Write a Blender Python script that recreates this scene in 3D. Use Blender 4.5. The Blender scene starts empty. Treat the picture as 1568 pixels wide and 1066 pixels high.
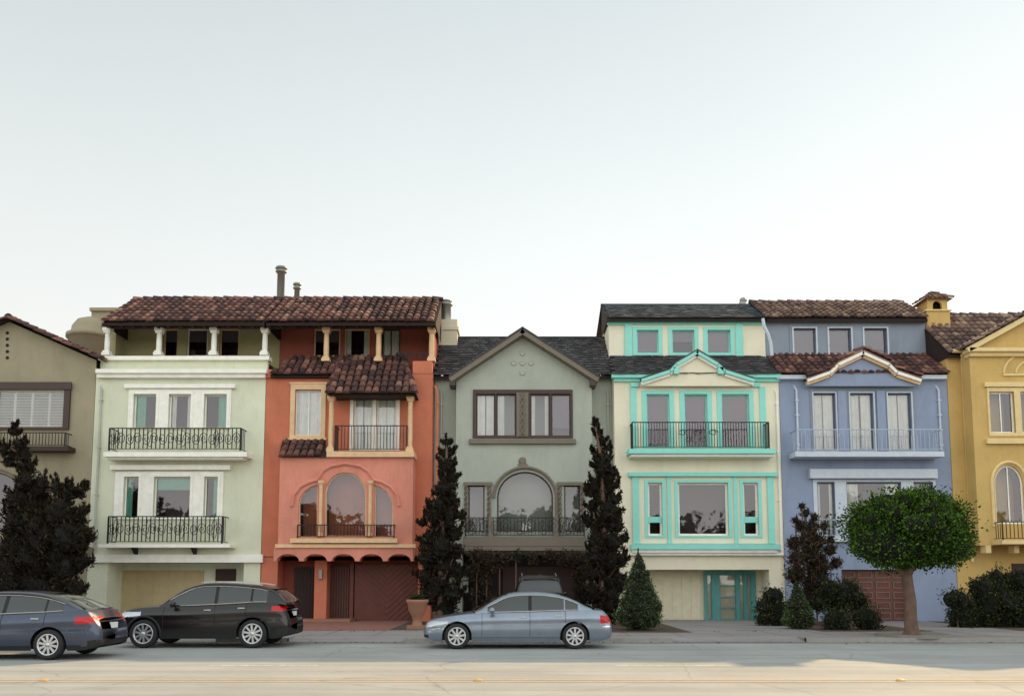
import bpy, math, random
import numpy as np
from mathutils import Vector, Matrix
from mathutils.geometry import tessellate_polygon
random.seed(7); rng=np.random.default_rng(7)
V=Vector
# ------------------------------------------------------------------ survey helper (photo measurement -> metres at a known depth)
FPX=1300.0; TH=math.atan(0.098); CH=1.75; PPY=761.0
def S(px,py,Y):
    u=(px-784)/FPX; v=-(py-PPY)/FPX
    d=math.cos(TH)-v*math.sin(TH)
    return u*Y/d, CH+Y*(math.sin(TH)+v*math.cos(TH))/d
def SX(px,py,Y): return S(px,py,Y)[0]
def SZ(py,Y): return S(784,py,Y)[1]
def RC(a,b,c,d,Y):
    m=(b+d)/2
    return SX(a,m,Y),SX(c,m,Y),SZ(d,Y),SZ(b,Y)
def lin(c):
    c=c/255.0
    return c/12.92 if c<=0.04045 else ((c+0.055)/1.055)**2.4
def C(r,g,b,k=1.0): return (lin(r)*k,lin(g)*k,lin(b)*k,1)
def mulc(c,k): return (min(c[0]*k,1),min(c[1]*k,1),min(c[2]*k,1),1)
# ------------------------------------------------------------------ materials
def newmat(name):
    m=bpy.data.materials.new(name); m.use_nodes=True
    nt=m.node_tree; b=nt.nodes['Principled BSDF']; return m,nt,b
def N(nt,t,**k):
    n=nt.nodes.new(t)
    for a,v in k.items(): setattr(n,a,v)
    return n
def texco(nt,scale=(1,1,1)):
    tc=N(nt,'ShaderNodeTexCoord'); mp=N(nt,'ShaderNodeMapping'); mp.inputs['Scale'].default_value=scale
    nt.links.new(tc.outputs['Object'],mp.inputs['Vector']); return mp.outputs['Vector']
def noise(nt,vec,scale,detail=4,rough=.6):
    n=N(nt,'ShaderNodeTexNoise'); n.inputs['Scale'].default_value=scale; n.inputs['Detail'].default_value=detail
    n.inputs['Roughness'].default_value=rough; nt.links.new(vec,n.inputs['Vector']); return n.outputs['Fac']
def ramp(nt,fac,stops):
    r=N(nt,'ShaderNodeValToRGB'); e=r.color_ramp.elements
    while len(e)<len(stops): e.new(.5)
    for i,(p,c) in enumerate(stops):
        e[i].position=p; e[i].color=c
    nt.links.new(fac,r.inputs['Fac']); return r.outputs['Color']
def mix(nt,fac,a,b,bt='MIX'):
    m=N(nt,'ShaderNodeMix',data_type='RGBA',blend_type=bt)
    for s,val in ((0,fac),(6,a),(7,b)):
        if isinstance(val,(int,float,tuple)): m.inputs[s].default_value=val
        else: nt.links.new(val,m.inputs[s])
    return m.outputs[2]
def bump(nt,b,h,st=.3,dist=.02):
    n=N(nt,'ShaderNodeBump'); n.inputs['Strength'].default_value=st; n.inputs['Distance'].default_value=dist
    nt.links.new(h,n.inputs['Height']); nt.links.new(n.outputs['Normal'],b.inputs['Normal'])
def stucco(name,col,rough=.9,dirt=.35,var=.12):
    m,nt,b=newmat(name)
    v=texco(nt); big=noise(nt,v,.55,5,.65)
    c=ramp(nt,big,[(.25,mulc(col,1-var)),(.75,mulc(col,1+var*.6))])
    vs=texco(nt,(1.3,1.3,.42)); st=noise(nt,vs,1.5,7,.72)
    sm=ramp(nt,st,[(.50,(0,0,0,1)),(.80,(1,1,1,1))])
    sc=N(nt,'ShaderNodeMath',operation='MULTIPLY'); nt.links.new(sm,sc.inputs[0]); sc.inputs[1].default_value=dirt*.75
    c=mix(nt,sc.outputs[0],c,(col[0]*.45,col[1]*.42,col[2]*.38,1))
    fine=noise(nt,v,22,3,.7)
    c=mix(nt,.45,c,ramp(nt,fine,[(.3,(.78,.78,.78,1)),(.7,(1,1,1,1))]),'MULTIPLY')
    nt.links.new(c,b.inputs['Base Color']); b.inputs['Roughness'].default_value=rough; b.inputs['Specular IOR Level'].default_value=.25
    bump(nt,b,fine,.35,.015); return m
def paint(name,col,rough=.55,metal=0,var=.08,spec=.5):
    m,nt,b=newmat(name)
    v=texco(nt); f=noise(nt,v,3.5,5,.65)
    c=ramp(nt,f,[(.3,mulc(col,1-var)),(.7,mulc(col,1+var))])
    nt.links.new(c,b.inputs['Base Color']); b.inputs['Roughness'].default_value=rough; b.inputs['Metallic'].default_value=metal
    b.inputs['Specular IOR Level'].default_value=spec
    return m
def island(name,stops,rough=.85,bs=.2):
    m,nt,b=newmat(name)
    g=N(nt,'ShaderNodeNewGeometry')
    c=ramp(nt,g.outputs['Random Per Island'],stops)
    v=texco(nt); f=noise(nt,v,6,4,.7)
    c=mix(nt,.7,c,ramp(nt,f,[(.3,(.55,.55,.55,1)),(.7,(1,1,1,1))]),'MULTIPLY')
    nt.links.new(c,b.inputs['Base Color']); b.inputs['Roughness'].default_value=rough
    return m
def leafm(name,dark,mid,light,trans=0):
    m,nt,b=newmat(name)
    g=N(nt,'ShaderNodeNewGeometry')
    c=ramp(nt,g.outputs['Random Per Island'],[(0,dark),(.55,mid),(1,light)])
    v=texco(nt); f=noise(nt,v,2.2,3,.6)
    c=mix(nt,.8,c,ramp(nt,f,[(.35,(.45,.45,.45,1)),(.65,(1,1,1,1))]),'MULTIPLY')
    nt.links.new(c,b.inputs['Base Color']); b.inputs['Roughness'].default_value=.6
    b.inputs['Specular IOR Level'].default_value=.15
    if trans:
        tr=N(nt,'ShaderNodeBsdfTranslucent'); nt.links.new(c,tr.inputs['Color'])
        ms=N(nt,'ShaderNodeMixShader'); ms.inputs[0].default_value=trans
        nt.links.new(b.outputs[0],ms.inputs[1]); nt.links.new(tr.outputs[0],ms.inputs[2])
        nt.links.new(ms.outputs[0],nt.nodes['Material Output'].inputs['Surface'])
    return m
def glassm(name,refl=.3,tint=(.86,.88,.88,1)):
    m,nt,b=newmat(name)
    nt.nodes.remove(b)
    t=N(nt,'ShaderNodeBsdfTransparent'); t.inputs[0].default_value=tint
    gl=N(nt,'ShaderNodeBsdfGlossy'); gl.inputs['Roughness'].default_value=.02; gl.inputs['Color'].default_value=(.9,.87,.92,1)
    v=texco(nt); f=noise(nt,v,1.3,2,.5)
    bp=N(nt,'ShaderNodeBump'); bp.inputs['Strength'].default_value=.12; bp.inputs['Distance'].default_value=.05
    nt.links.new(f,bp.inputs['Height']); nt.links.new(bp.outputs[0],gl.inputs['Normal'])
    fr=N(nt,'ShaderNodeFresnel'); fr.inputs[0].default_value=1.5
    ad=N(nt,'ShaderNodeMath',operation='ADD',use_clamp=True); nt.links.new(fr.outputs[0],ad.inputs[0]); ad.inputs[1].default_value=refl
    ms=N(nt,'ShaderNodeMixShader'); nt.links.new(ad.outputs[0],ms.inputs[0])
    nt.links.new(t.outputs[0],ms.inputs[1]); nt.links.new(gl.outputs[0],ms.inputs[2])
    nt.links.new(ms.outputs[0],nt.nodes['Material Output'].inputs['Surface']); return m
def carpaint(name,col,metal=.5,rough=.28,coat=.6):
    m,nt,b=newmat(name)
    v=texco(nt); f=noise(nt,v,2.5,4,.6)
    c=ramp(nt,f,[(.3,mulc(col,.9)),(.7,mulc(col,1.08))]); nt.links.new(c,b.inputs['Base Color'])
    b.inputs['Metallic'].default_value=metal; b.inputs['Roughness'].default_value=rough
    b.inputs['Coat Weight'].default_value=coat; b.inputs['Coat Roughness'].default_value=.04; return m

M={}
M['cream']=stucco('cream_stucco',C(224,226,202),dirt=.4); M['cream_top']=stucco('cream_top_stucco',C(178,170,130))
M['white']=paint('white_trim',C(242,240,230),.5); M['ochre']=paint('ochre_garage',C(190,172,130),.6)
M['coral']=stucco('coral_stucco',C(210,126,98),dirt=.6,var=.26); M['coral_low']=stucco('coral_bay_stucco',C(222,146,126),dirt=.5,var=.2)
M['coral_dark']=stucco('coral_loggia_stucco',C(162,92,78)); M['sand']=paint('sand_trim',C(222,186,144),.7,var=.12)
M['gg']=stucco('grey_green_stucco',C(178,184,172),dirt=.42); M['gg_trim']=paint('taupe_trim',C(116,106,94),.6)
M['brown']=paint('brown_trim',C(64,44,38),.5); M['w4']=stucco('warm_white_stucco',C(244,236,212),dirt=.28,var=.08)
M['turq']=paint('turquoise_trim',C(142,222,210),.45,var=.05); M['turqd']=paint('turquoise_door',C(88,154,150),.4)
M['blue']=stucco('blue_stucco',C(150,162,188),dirt=.5); M['blue2']=stucco('blue_grey_stucco',C(146,156,170),dirt=.45)
M['paleblue']=paint('pale_blue_trim',C(198,206,218),.6); M['greyblue']=paint('slate_frame',C(88,96,112),.5)
M['yellow']=stucco('yellow_stucco',C(212,178,112),dirt=.45); M['ytrim']=paint('yellow_cream_trim',C(228,202,146),.7)
M['olive']=stucco('olive_stucco',C(164,154,130),dirt=.5); M['otrim']=paint('olive_trim',C(120,110,90),.7)
M['iron']=paint('wrought_iron',C(30,24,26),.5,.3); M['wiron']=paint('pale_iron',C(170,180,195),.5,.2)
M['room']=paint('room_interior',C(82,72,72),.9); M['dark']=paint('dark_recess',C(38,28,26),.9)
M['curtain']=paint('curtain_cloth',C(246,246,238),.9); M['gcurtain']=paint('green_curtain_cloth',C(132,200,176),.9); M['blind']=paint('roller_blind',C(128,116,128),.8)
M['glass']=glassm('window_glass',.08); M['glass2']=glassm('window_glass_dim',.08)
M['tile']=island('clay_tiles',[(0,C(58,40,40)),(.4,C(92,60,56)),(.75,C(120,80,70)),(1,C(156,116,100))])
M['tile2']=island('weathered_clay_tiles',[(0,C(74,58,54)),(.4,C(108,84,76)),(.75,C(134,106,92)),(1,C(166,142,122))])
M['shingle']=island('slate_shingles',[(0,C(48,48,50)),(.5,C(68,66,68)),(1,C(92,88,88))])
M['shingleb']=island('blue_slate_shingles',[(0,C(60,70,78)),(.5,C(82,94,102)),(1,C(106,116,122))])
M['under']=paint('roof_underlay',C(46,32,30),.9); M['wood']=paint('dark_wood',C(60,40,34),.7)
M['redwood']=paint('red_wood_door',C(108,58,46),.6,var=.2); M['metal']=paint('galvanised_metal',C(150,148,142),.45,.6)
M['pipe']=paint('downspout_paint',C(175,176,168),.5); M['chim']=stucco('chimney_render',C(220,210,185))
M['clay']=paint('terracotta_pot',C(150,108,86),.8); M['bark']=paint('bark',C(106,84,72),.95,var=.3)
M['soil']=paint('soil',C(84,64,52),1,var=.3)
M['black']=paint('black_rubber',C(30,30,32),.75); M['chrome']=paint('chrome',C(215,218,220),.18,1,.02)
M['alloy']=paint('alloy_wheel',C(205,206,208),.3,.75,.04); M['tail']=paint('tail_lamp',C(190,24,28),.18); M['lampg']=paint('head_lamp',C(190,195,200),.12,.6)
M['plate']=paint('number_plate',C(225,225,220),.5)
m,nt,b=newmat('car_glass'); b.inputs['Base Color'].default_value=C(26,32,34); b.inputs['Roughness'].default_value=.03; b.inputs['Specular IOR Level'].default_value=.9; b.inputs['Coat Weight'].default_value=.3; M['cglass']=m
M['silver']=carpaint('silver_blue_paint',C(136,146,160),.65,.28); M['blackp']=carpaint('black_paint',C(24,17,18),.1,.25,.4); M['greyp']=carpaint('slate_grey_paint',C(66,74,92),.5,.28)
M['leaf_j']=leafm('juniper_foliage',C(28,22,17),C(46,38,27),C(70,60,42)); M['leaf_t']=leafm('topiary_foliage',C(42,62,24),C(74,108,38),C(120,156,58),.3)
M['leaf_b']=leafm('shrub_foliage',C(34,42,25),C(58,66,38),C(86,94,54)); M['leaf_c']=leafm('cone_foliage',C(48,62,38),C(82,102,60),C(114,134,86))
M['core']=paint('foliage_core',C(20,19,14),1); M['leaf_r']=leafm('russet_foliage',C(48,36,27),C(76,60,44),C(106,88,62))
M['white_door']=paint('garage_cream',C(225,216,188),.6)
# ------------------------------------------------------------------ geometry containers
class Part:
    def __init__(s,name,mat,smooth): s.name=name; s.mats=[mat]; s.v=[]; s.f=[]; s.mi=[]; s.smooth=smooth
    def add(s,vs,fs,mi=0):
        o=len(s.v); s.v.extend([tuple(a) for a in vs]); s.f.extend([tuple(i+o for i in f) for f in fs]); s.mi.extend([mi]*len(fs))
class Group:
    def __init__(s,name,loc=(0,0,0),rz=0,local=False):
        s.name=name; s.loc=V(loc); s.rz=rz; s.local=local; s.parts={}; s.extra=[]
    def p(s,name,mat=None,smooth=False):
        if name not in s.parts: s.parts[name]=Part(name,mat,smooth)
        return s.parts[name]
    def done(s):
        e=bpy.data.objects.new(s.name,None); e.location=s.loc; e.rotation_euler=(0,0,s.rz); e.empty_display_size=.5
        bpy.context.collection.objects.link(e)
        for p in s.parts.values():
            if not p.v: continue
            me=bpy.data.meshes.new(p.name)
            vs=p.v if s.local else [(a[0]-s.loc.x,a[1]-s.loc.y,a[2]-s.loc.z) for a in p.v]
            me.from_pydata(vs,[],p.f)
            for mt in p.mats: me.materials.append(mt)
            me.polygons.foreach_set('material_index',p.mi)
            if p.smooth: me.polygons.foreach_set('use_smooth',[True]*len(p.f))
            me.update(); o=bpy.data.objects.new(p.name,me); bpy.context.collection.objects.link(o); o.parent=e
        for me,nm in s.extra:
            o=bpy.data.objects.new(nm,me); bpy.context.collection.objects.link(o); o.parent=e
            if not s.local: o.location=-s.loc
        return e
def box(p,x0,x1,y0,y1,z0,z1,mi=0):
    p.add([(x0,y0,z0),(x1,y0,z0),(x1,y1,z0),(x0,y1,z0),(x0,y0,z1),(x1,y0,z1),(x1,y1,z1),(x0,y1,z1)],
          [(0,3,2,1),(4,5,6,7),(0,1,5,4),(1,2,6,5),(2,3,7,6),(3,0,4,7)],mi)
def pb(p,a,b,c,d,Yf,Yb,mi=0):
    x0,x1,z0,z1=RC(a,b,c,d,Yf); box(p,x0,x1,Yf,Yb,z0,z1,mi)
def quad(p,a,b,c,d): p.add([a,b,c,d],[(0,1,2,3)])
def tube(p,pts,r,n=4,r1=None,cap=True):
    pts=[V(q) for q in pts]; k=len(pts); r1=r if r1 is None else r1
    vs=[];prev=None
    for i,q in enumerate(pts):
        d=(pts[min(i+1,k-1)]-pts[max(i-1,0)])
        if d.length<1e-6: d=V((0,0,1))
        d.normalize()
        if prev is None:
            ref=V((0,0,1)) if abs(d.z)<.9 else V((0,1,0)); a=d.cross(ref).normalized()
        else:
            a=(prev-d*prev.dot(d)); a=a.normalized() if a.length>1e-5 else d.cross(V((0,1,0))).normalized()
        prev=a; bb=d.cross(a); rr=r+(r1-r)*i/max(k-1,1)
        for j in range(n):
            t=2*math.pi*(j+.5)/n; vs.append(q+a*math.cos(t)*rr+bb*math.sin(t)*rr)
    fs=[(i*n+j,i*n+(j+1)%n,(i+1)*n+(j+1)%n,(i+1)*n+j) for i in range(k-1) for j in range(n)]
    if cap: fs+= [tuple(range(n)),tuple(range((k-1)*n,k*n))]
    p.add(vs,fs)
def beam(p,A,B,w,h,nrm=(0,-1,0)):
    A=V(A);B=V(B); d=(B-A).normalized(); n=V((0,1,0)); u=n.cross(d)
    if u.z>0: u=-u
    vs=[]
    for q in (A,B):
        for a,b2 in ((0,0),(w,0),(w,h),(0,h)): vs.append(q+n*a+u*b2)
    p.add(vs,[(0,1,2,3),(4,7,6,5),(0,4,5,1),(1,5,6,2),(2,6,7,3),(3,7,4,0)])
def lathe(p,prof,c,n=20,axis='Z',mi=0):
    vs=[]
    for r,h in prof:
        for j in range(n):
            t=2*math.pi*j/n
            if axis=='Z': vs.append((c[0]+r*math.cos(t),c[1]+r*math.sin(t),c[2]+h))
            else: vs.append((c[0]+r*math.cos(t),c[1]+h,c[2]+r*math.sin(t)))
    k=len(prof)
    p.add(vs,[(i*n+j,i*n+(j+1)%n,(i+1)*n+(j+1)%n,(i+1)*n+j) for i in range(k-1) for j in range(n)],mi)
def tess(p,polys,y):
    vv=[[V((a,b,0)) for a,b in q] for q in polys]; flat=[(a,y,b) for q in polys for a,b in q]
    p.add(flat,[tuple(t) for t in tessellate_polygon(vv)])
def rim(p,poly,y0,y1):
    n=len(poly); vs=[(a,y0,b) for a,b in poly]+[(a,y1,b) for a,b in poly]
    p.add(vs,[(i,(i+1)%n,(i+1)%n+n,i+n) for i in range(n)])
def rect(x0,x1,z0,z1): return [(x0,z0),(x1,z0),(x1,z1),(x0,z1)]
def arch(x0,x1,z0,zs,zt,n=18):
    cx=(x0+x1)/2; rx=(x1-x0)/2
    return [(x0,z0),(x1,z0)]+[(cx+rx*math.cos(math.pi*i/n),zs+(zt-zs)*math.sin(math.pi*i/n)) for i in range(n+1)]
def shrink(poly,d):
    xs=[a for a,b in poly]; zs=[b for a,b in poly]; cx=(min(xs)+max(xs))/2; cz=(min(zs)+max(zs))/2
    sx=1-2*d/(max(xs)-min(xs)); sz=1-2*d/(max(zs)-min(zs))
    return [(cx+(a-cx)*sx,cz+(b-cz)*sz) for a,b in poly]
def ringp(p,A,B,y0,y1):
    n=len(A); vs=[(a,y0,b) for a,b in A]+[(a,y0,b) for a,b in B]
    p.add(vs,[(i,(i+1)%n,(i+1)%n+n,i+n) for i in range(n)])
    rim(p,A,y0,y1); rim(p,B,y0,y1)
class Facade:
    def __init__(s,g,part,outline,y,mat,reveal=.2):
        s.g=g; s.part=g.p(part,mat); s.o=outline; s.y=y; s.h=[]; s.rv=reveal
    def done(s):
        tess(s.part,[s.o]+s.h,s.y)
        for h in s.h: rim(s.part,h,s.y,s.y+s.rv)
def curtain(g,x0,x1,z0,z1,y,kind):
    w=x1-x0
    def sheet(a,b,mat='curtain',nm='curtains'):
        if b-a<.03: return
        p=g.p(nm,M[mat]); n=max(4,int((b-a)/.035)); vs=[]
        ph=random.random()*6
        for i in range(n+1):
            x=a+(b-a)*i/n; yy=y+.028*math.sin(i*1.15+ph)
            vs+=[(x,yy,z0),(x,yy,z1)]
        p.add(vs,[(2*i,2*i+2,2*i+3,2*i+1) for i in range(n)])
    if kind=='full': sheet(x0,x0+w*.47); sheet(x0+w*random.uniform(.49,.55),x1)
    elif kind=='sides': sheet(x0,x0+w*.24); sheet(x1-w*.24,x1)
    elif kind=='left': sheet(x0,x0+w*.4)
    elif kind=='right': sheet(x1-w*.4,x1)
    elif kind=='gleft': sheet(x0,x0+w*.45,'gcurtain','green_curtains')
    elif kind=='gright': sheet(x1-w*.45,x1,'gcurtain','green_curtains')
    elif kind=='gtop': box(g.p('green_curtains',M['gcurtain']),x0,x1,y,y+.02,z1-(z1-z0)*.3,z1)
    elif kind=='blind': box(g.p('blinds',M['blind']),x0,x1,y,y+.01,z0+(z1-z0)*random.choice((.03,.08,.2)),z1)
    elif kind=='half': box(g.p('blinds',M['blind']),x0,x1,y,y+.01,z0+(z1-z0)*.55,z1)
    elif kind=='shutter':
        p=g.p('shutters',M['white']); k=4; ww=w/k
        for i in range(k):
            a=x0+i*ww; box(p,a,a+.04,y,y+.04,z0,z1); box(p,a+ww-.05,a+ww-.002,y,y+.04,z0,z1)
            box(p,a+.04,a+ww-.05,y+.002,y+.038,z0,z0+.06); box(p,a+.04,a+ww-.05,y+.002,y+.038,z1-.06,z1)
            z=z0+.09
            while z<z1-.08:
                p.add([(a+.04,y+.035,z+.045),(a+ww-.05,y+.035,z+.045),(a+ww-.05,y+.005,z),(a+.04,y+.005,z)],[(0,1,2,3)]); z+=.065
def pane(fc,g,x0,x1,z0,z1,fmat,fw=.05,nv=0,nh=0,cur=None,glass='glass',inset=.09):
    fc.h.append(rect(x0,x1,z0,z1)); y=fc.y+inset; p=g.p('window_frames_'+fmat,M[fmat])
    e=.003
    a,b,c,d=x0+e,x1-e,z0+e,z1-e
    box(p,a,b,y,y+.06,c,c+fw); box(p,a,b,y,y+.06,d-fw,d); box(p,a,a+fw,y+.001,y+.059,c+fw,d-fw); box(p,b-fw,b,y+.001,y+.059,c+fw,d-fw)
    for i in range(nv):
        xm=a+(b-a)*(i+1)/(nv+1); box(p,xm-.022,xm+.022,y+.003,y+.055,c+fw,d-fw)
    for i in range(nh):
        zm=c+(d-c)*(i+1)/(nh+1); box(p,a+fw,b-fw,y+.006,y+.052,zm-.02,zm+.02)
    gp=g.p('window_glass_'+glass,M[glass]); t1=random.uniform(-.008,.008); t2=random.uniform(-.008,.008)
    quad(gp,(a+fw,y+.03,c+fw),(b-fw,y+.03+t1,c+fw),(b-fw,y+.03+t1+t2,d-fw),(a+fw,y+.03+t2,d-fw))
    r=g.p('rooms',M['room']); y0,y1=fc.y+fc.rv+.001,y+1.1
    r.add([(x0,y0,z0),(x1,y0,z0),(x1,y0,z1),(x0,y0,z1),(x0,y1,z0),(x1,y1,z0),(x1,y1,z1),(x0,y1,z1)],[(0,1,5,4),(1,2,6,5),(2,3,7,6),(3,0,4,7),(4,5,6,7)])
    if cur: curtain(g,a+.01,b-.01,c+.02,d-.02,y+.105,cur)
def ppane(fc,g,poly,fmat,fw=.05,bars=(),hb=(),glass='glass',inset=.09):
    fc.h.append(poly); y=fc.y+inset; p=g.p('window_frames_'+fmat,M[fmat])
    A=shrink(poly,.003); B=shrink(poly,fw); ringp(p,A,B,y,y+.06)
    gp=g.p('window_glass_'+glass,M[glass]); gp.add([(a,y+.03,b) for a,b in B],[tuple(range(len(B)))])
    r=g.p('rooms',M['room']); rim(r,poly,fc.y+fc.rv+.001,y+1.1); r.add([(a,y+1.1,b) for a,b in poly],[tuple(range(len(poly)))])
    z0=min(b for a,b in poly)
    for x in bars:
        zt=z0
        for i in range(len(poly)):
            (a,b),(c,d)=poly[i],poly[(i+1)%len(poly)]
            if (a-x)*(c-x)<=0 and a!=c: zt=max(zt,b+(d-b)*(x-a)/(c-a))
        box(p,x-.022,x+.022,y+.004,y+.05,z0+fw,zt-.03)
def panel(g,part,mat,outer,holes,y,t):
    p=g.p(part,mat); tess(p,[outer]+holes,y-t); rim(p,outer,y-t,y+.01)
    for h in holes: rim(p,h,y-t,y+.02)
def winset(fc,g,outer,panes,tmat,fmat,curs=None,t=.06,sill=True,fw=.05,nv=0,nh=0,glass='glass',case=None):
    Y=fc.y; O=rect(*RC(*outer,Y)); hs=[]
    for i,q in enumerate(panes):
        x0,x1=SX(q[0],(outer[1]+outer[3])/2,Y),SX(q[2],(outer[1]+outer[3])/2,Y); z0,z1=SZ(q[3],Y),SZ(q[1],Y)
        hs.append(rect(x0,x1,z0,z1)); pane(fc,g,x0,x1,z0,z1,fmat,fw,nv,nh,(curs[i] if curs else None),glass)
        if case:
            c=case[1]; A=rect(x0-c,x1+c,max(z0-c*.6,O[0][1]+.004),min(z1+c*.8,O[2][1]-.004)); B=rect(x0+.002,x1-.002,z0+.002,z1-.002)
            ringp(g.p('window_casing',M[case[0]]),A,B,Y-t-.035,Y-t+.02)
    if tmat: panel(g,'window_surround_'+tmat,M[tmat],O,hs,Y,t)
    if sill and tmat:
        x0,x1,z0,z1=RC(*outer,Y); box(g.p('sills_'+tmat,M[tmat]),x0-.06,x1+.06,Y-.14,Y+.02,z0-.09,z0-.003); box(g.p('sills_'+tmat),x0-.05,x1+.05,Y-.11,Y+.02,z1+.003,z1+.08)
def railing(g,x0,x1,z0,z1,y,yb,mat='iron',sp=.12,scroll=0,r=.011,name='balcony_railing'):
    p=g.p(name,M[mat])
    box(p,x0,x1,y-.02,y+.02,z1-.035,z1); box(p,x0,x1,y-.013,y+.013,z0+.06,z0+.085)
    for x in (x0,x1-.04):
        box(p,x,x+.04,y+.021,yb,z1-.033,z1-.002); box(p,x+.005,x+.035,y+.014,yb,z0+.062,z0+.083)
        k=int((yb-y)/sp)
        for i in range(1,k): box(p,x+.01,x+.03,y+i*sp-.01,y+i*sp+.01,z0+.084,z1-.034)
    k=max(2,int(round((x1-x0)/sp)))
    for i in range(k+1):
        x=x0+.015+(x1-x0-.03)*i/k; q=r*1.8 if i in (0,k) else r
        box(p,x-q,x+q,y-q,y+q,z0+(0 if i in(0,k) else .086),z1-.036)
    if scroll:
        n=max(1,int((x1-x0)/scroll)); h=(z1-z0); st=(x1-x0)/n
        for i in range(n):
            cx=x0+st*(i+.5); cz=z0+h*.52; R=min(h*.3,st*.26)
            for sgn in (1,-1):
                pts=[]
                for k2 in range(22):
                    t=k2/21*3.4*math.pi; rr=R*(1-.8*k2/21); pts.append((cx+sgn*(R*.95-rr*math.cos(t)),y-.02,cz+sgn*rr*1.5*math.sin(t)))
                tube(p,pts,.016)
            if i%2==0:
                pts=[(cx+R*.6*math.cos(a*math.pi/6),y-.025,cz+h*.36*math.sin(a*math.pi/6)) for a in range(13)]; tube(p,pts,.013)
def tile_field(p,P00,P10,P01,P11,w=.3,L=.4,r=.13,flat=False,under=None):
    P00,P10,P01,P11=[V(q) for q in (P00,P10,P01,P11)]
    a=P10-P00; wl=a.length; ah=a.normalized(); u=P01-P00; sl=u.dot(ah); u=u-ah*sl; Ls=u.length; uh=u.normalized(); n=ah.cross(uh)
    if n.z<0: n=-n
    sr=(P11-P00).dot(ah); rows=max(1,round(Ls/L)); L=Ls/rows
    if under is not None:
        o=n*-.03
        if (P11-P01).length<.01: under.add([P00+o,P10+o,P11+o],[(0,1,2)])
        else: quad(under,P00+o,P10+o,P11+o,P01+o)
    for j in range(rows):
        t=(j+.5)/rows; lo=sl*t; hi=wl+(sr-wl)*t; off=(.5*w if flat and j%2 else 0)
        k0=int(math.floor(min(0,sl)/w))-1; k1=int(math.ceil(max(wl,sr)/w))+1
        for k in range(k0,k1):
            s=(k+.5)*w+off
            if s<lo+w*.2 or s>hi-w*.2: continue
            B=P00+ah*(s+random.uniform(-.014,.014))+uh*(j*L+random.uniform(-.03,.03)-.03); E=B+uh*L*1.12
            if flat:
                hw=w*.48; lf=n*(.03+random.uniform(0,.015)); th=n*-.02
                p.add([B-ah*hw+lf,B+ah*hw+lf,E+ah*hw,E-ah*hw,B-ah*hw+lf+th,B+ah*hw+lf+th],[(0,1,2,3),(0,4,5,1)])
            else:
                vs=[]; m=6; q=ah*random.uniform(-.014,.014)
                for (O,rr,lf) in ((B,r*1.08,.035+random.uniform(-.01,.02)),(E+q,r*.9,.0)):
                    for i in range(m+1):
                        th=math.pi*i/m; vs.append(O+ah*math.cos(th)*rr+n*(math.sin(th)*rr*.85+lf))
                p.add(vs,[(i,i+1,m+2+i,m+1+i) for i in range(m)]+[tuple(range(m+1))])
def ridge_tiles(p,A,B,r=.15,L=.42):
    A=V(A);B=V(B); d=B-A; k=max(1,int(d.length/L)); d/=k; h=d.normalized(); s=h.cross(V((0,0,1))).normalized(); n=s.cross(h)
    for i in range(k):
        vs=[]; m=6; jz=n*random.uniform(-.012,.02)
        for (O,rr,lf) in ((A+d*i,r*1.1,.03),(A+d*(i+1.1),r*.9,0)):
            for q in range(m+1):
                th=math.pi*q/m; vs.append(O+s*math.cos(th)*rr+n*(math.sin(th)*rr+lf-.03)+jz)
        p.add(vs,[(q,q+1,m+2+q,m+1+q) for q in range(m)]+[tuple(range(m+1))])
def body(p,x0,x1,y0,y1,z0,z1):
    p.add([(x0,y0,z0),(x1,y0,z0),(x1,y1,z0),(x0,y1,z0),(x0,y0,z1),(x1,y0,z1),(x1,y1,z1),(x0,y1,z1)],[(4,5,6,7),(1,2,6,5),(2,3,7,6),(3,0,4,7)])
def downpipe(g,px,py0,py1,Y,mat='pipe'):
    x=SX(px,(py0+py1)/2,Y); tube(g.p('downspout',M[mat]),[(x-.12,Y+.1,SZ(py0,Y)),(x,Y-.06,SZ(py0,Y)-.35),(x,Y-.06,SZ(py1,Y))],.045,6)
    p=g.p('downspout')
    for k in range(4):
        z=SZ(py0,Y)-.8+(SZ(py1,Y)-SZ(py0,Y)+1)*k/3; box(p,x-.07,x+.07,Y-.115,Y-.005,z,z+.05)
def column(p,x,y,z0,z1,w=.13):
    box(p,x-w*1.5,x+w*1.5,y-w*1.5,y+w*1.5,z0,z0+.12); box(p,x-w*1.5,x+w*1.5,y-w*1.5,y+w*1.5,z1-.14,z1)
    box(p,x-w*1.2,x+w*1.2,y-w*1.2,y+w*1.2,z0+.12,z0+.2); box(p,x-w*1.2,x+w*1.2,y-w*1.2,y+w*1.2,z1-.22,z1-.14)
    lathe(p,[(w,.2),(w*1.02,.6),(w*.9,z1-z0-.22)],(x,y,z0),12)
GZ=.124
Y=34.2
bx=lambda px:SX(px,700,Y)
B01,B12,B23,B34,B45,B56=bx(141),bx(404),bx(662),bx(941),bx(1196),bx(1456)
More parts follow.
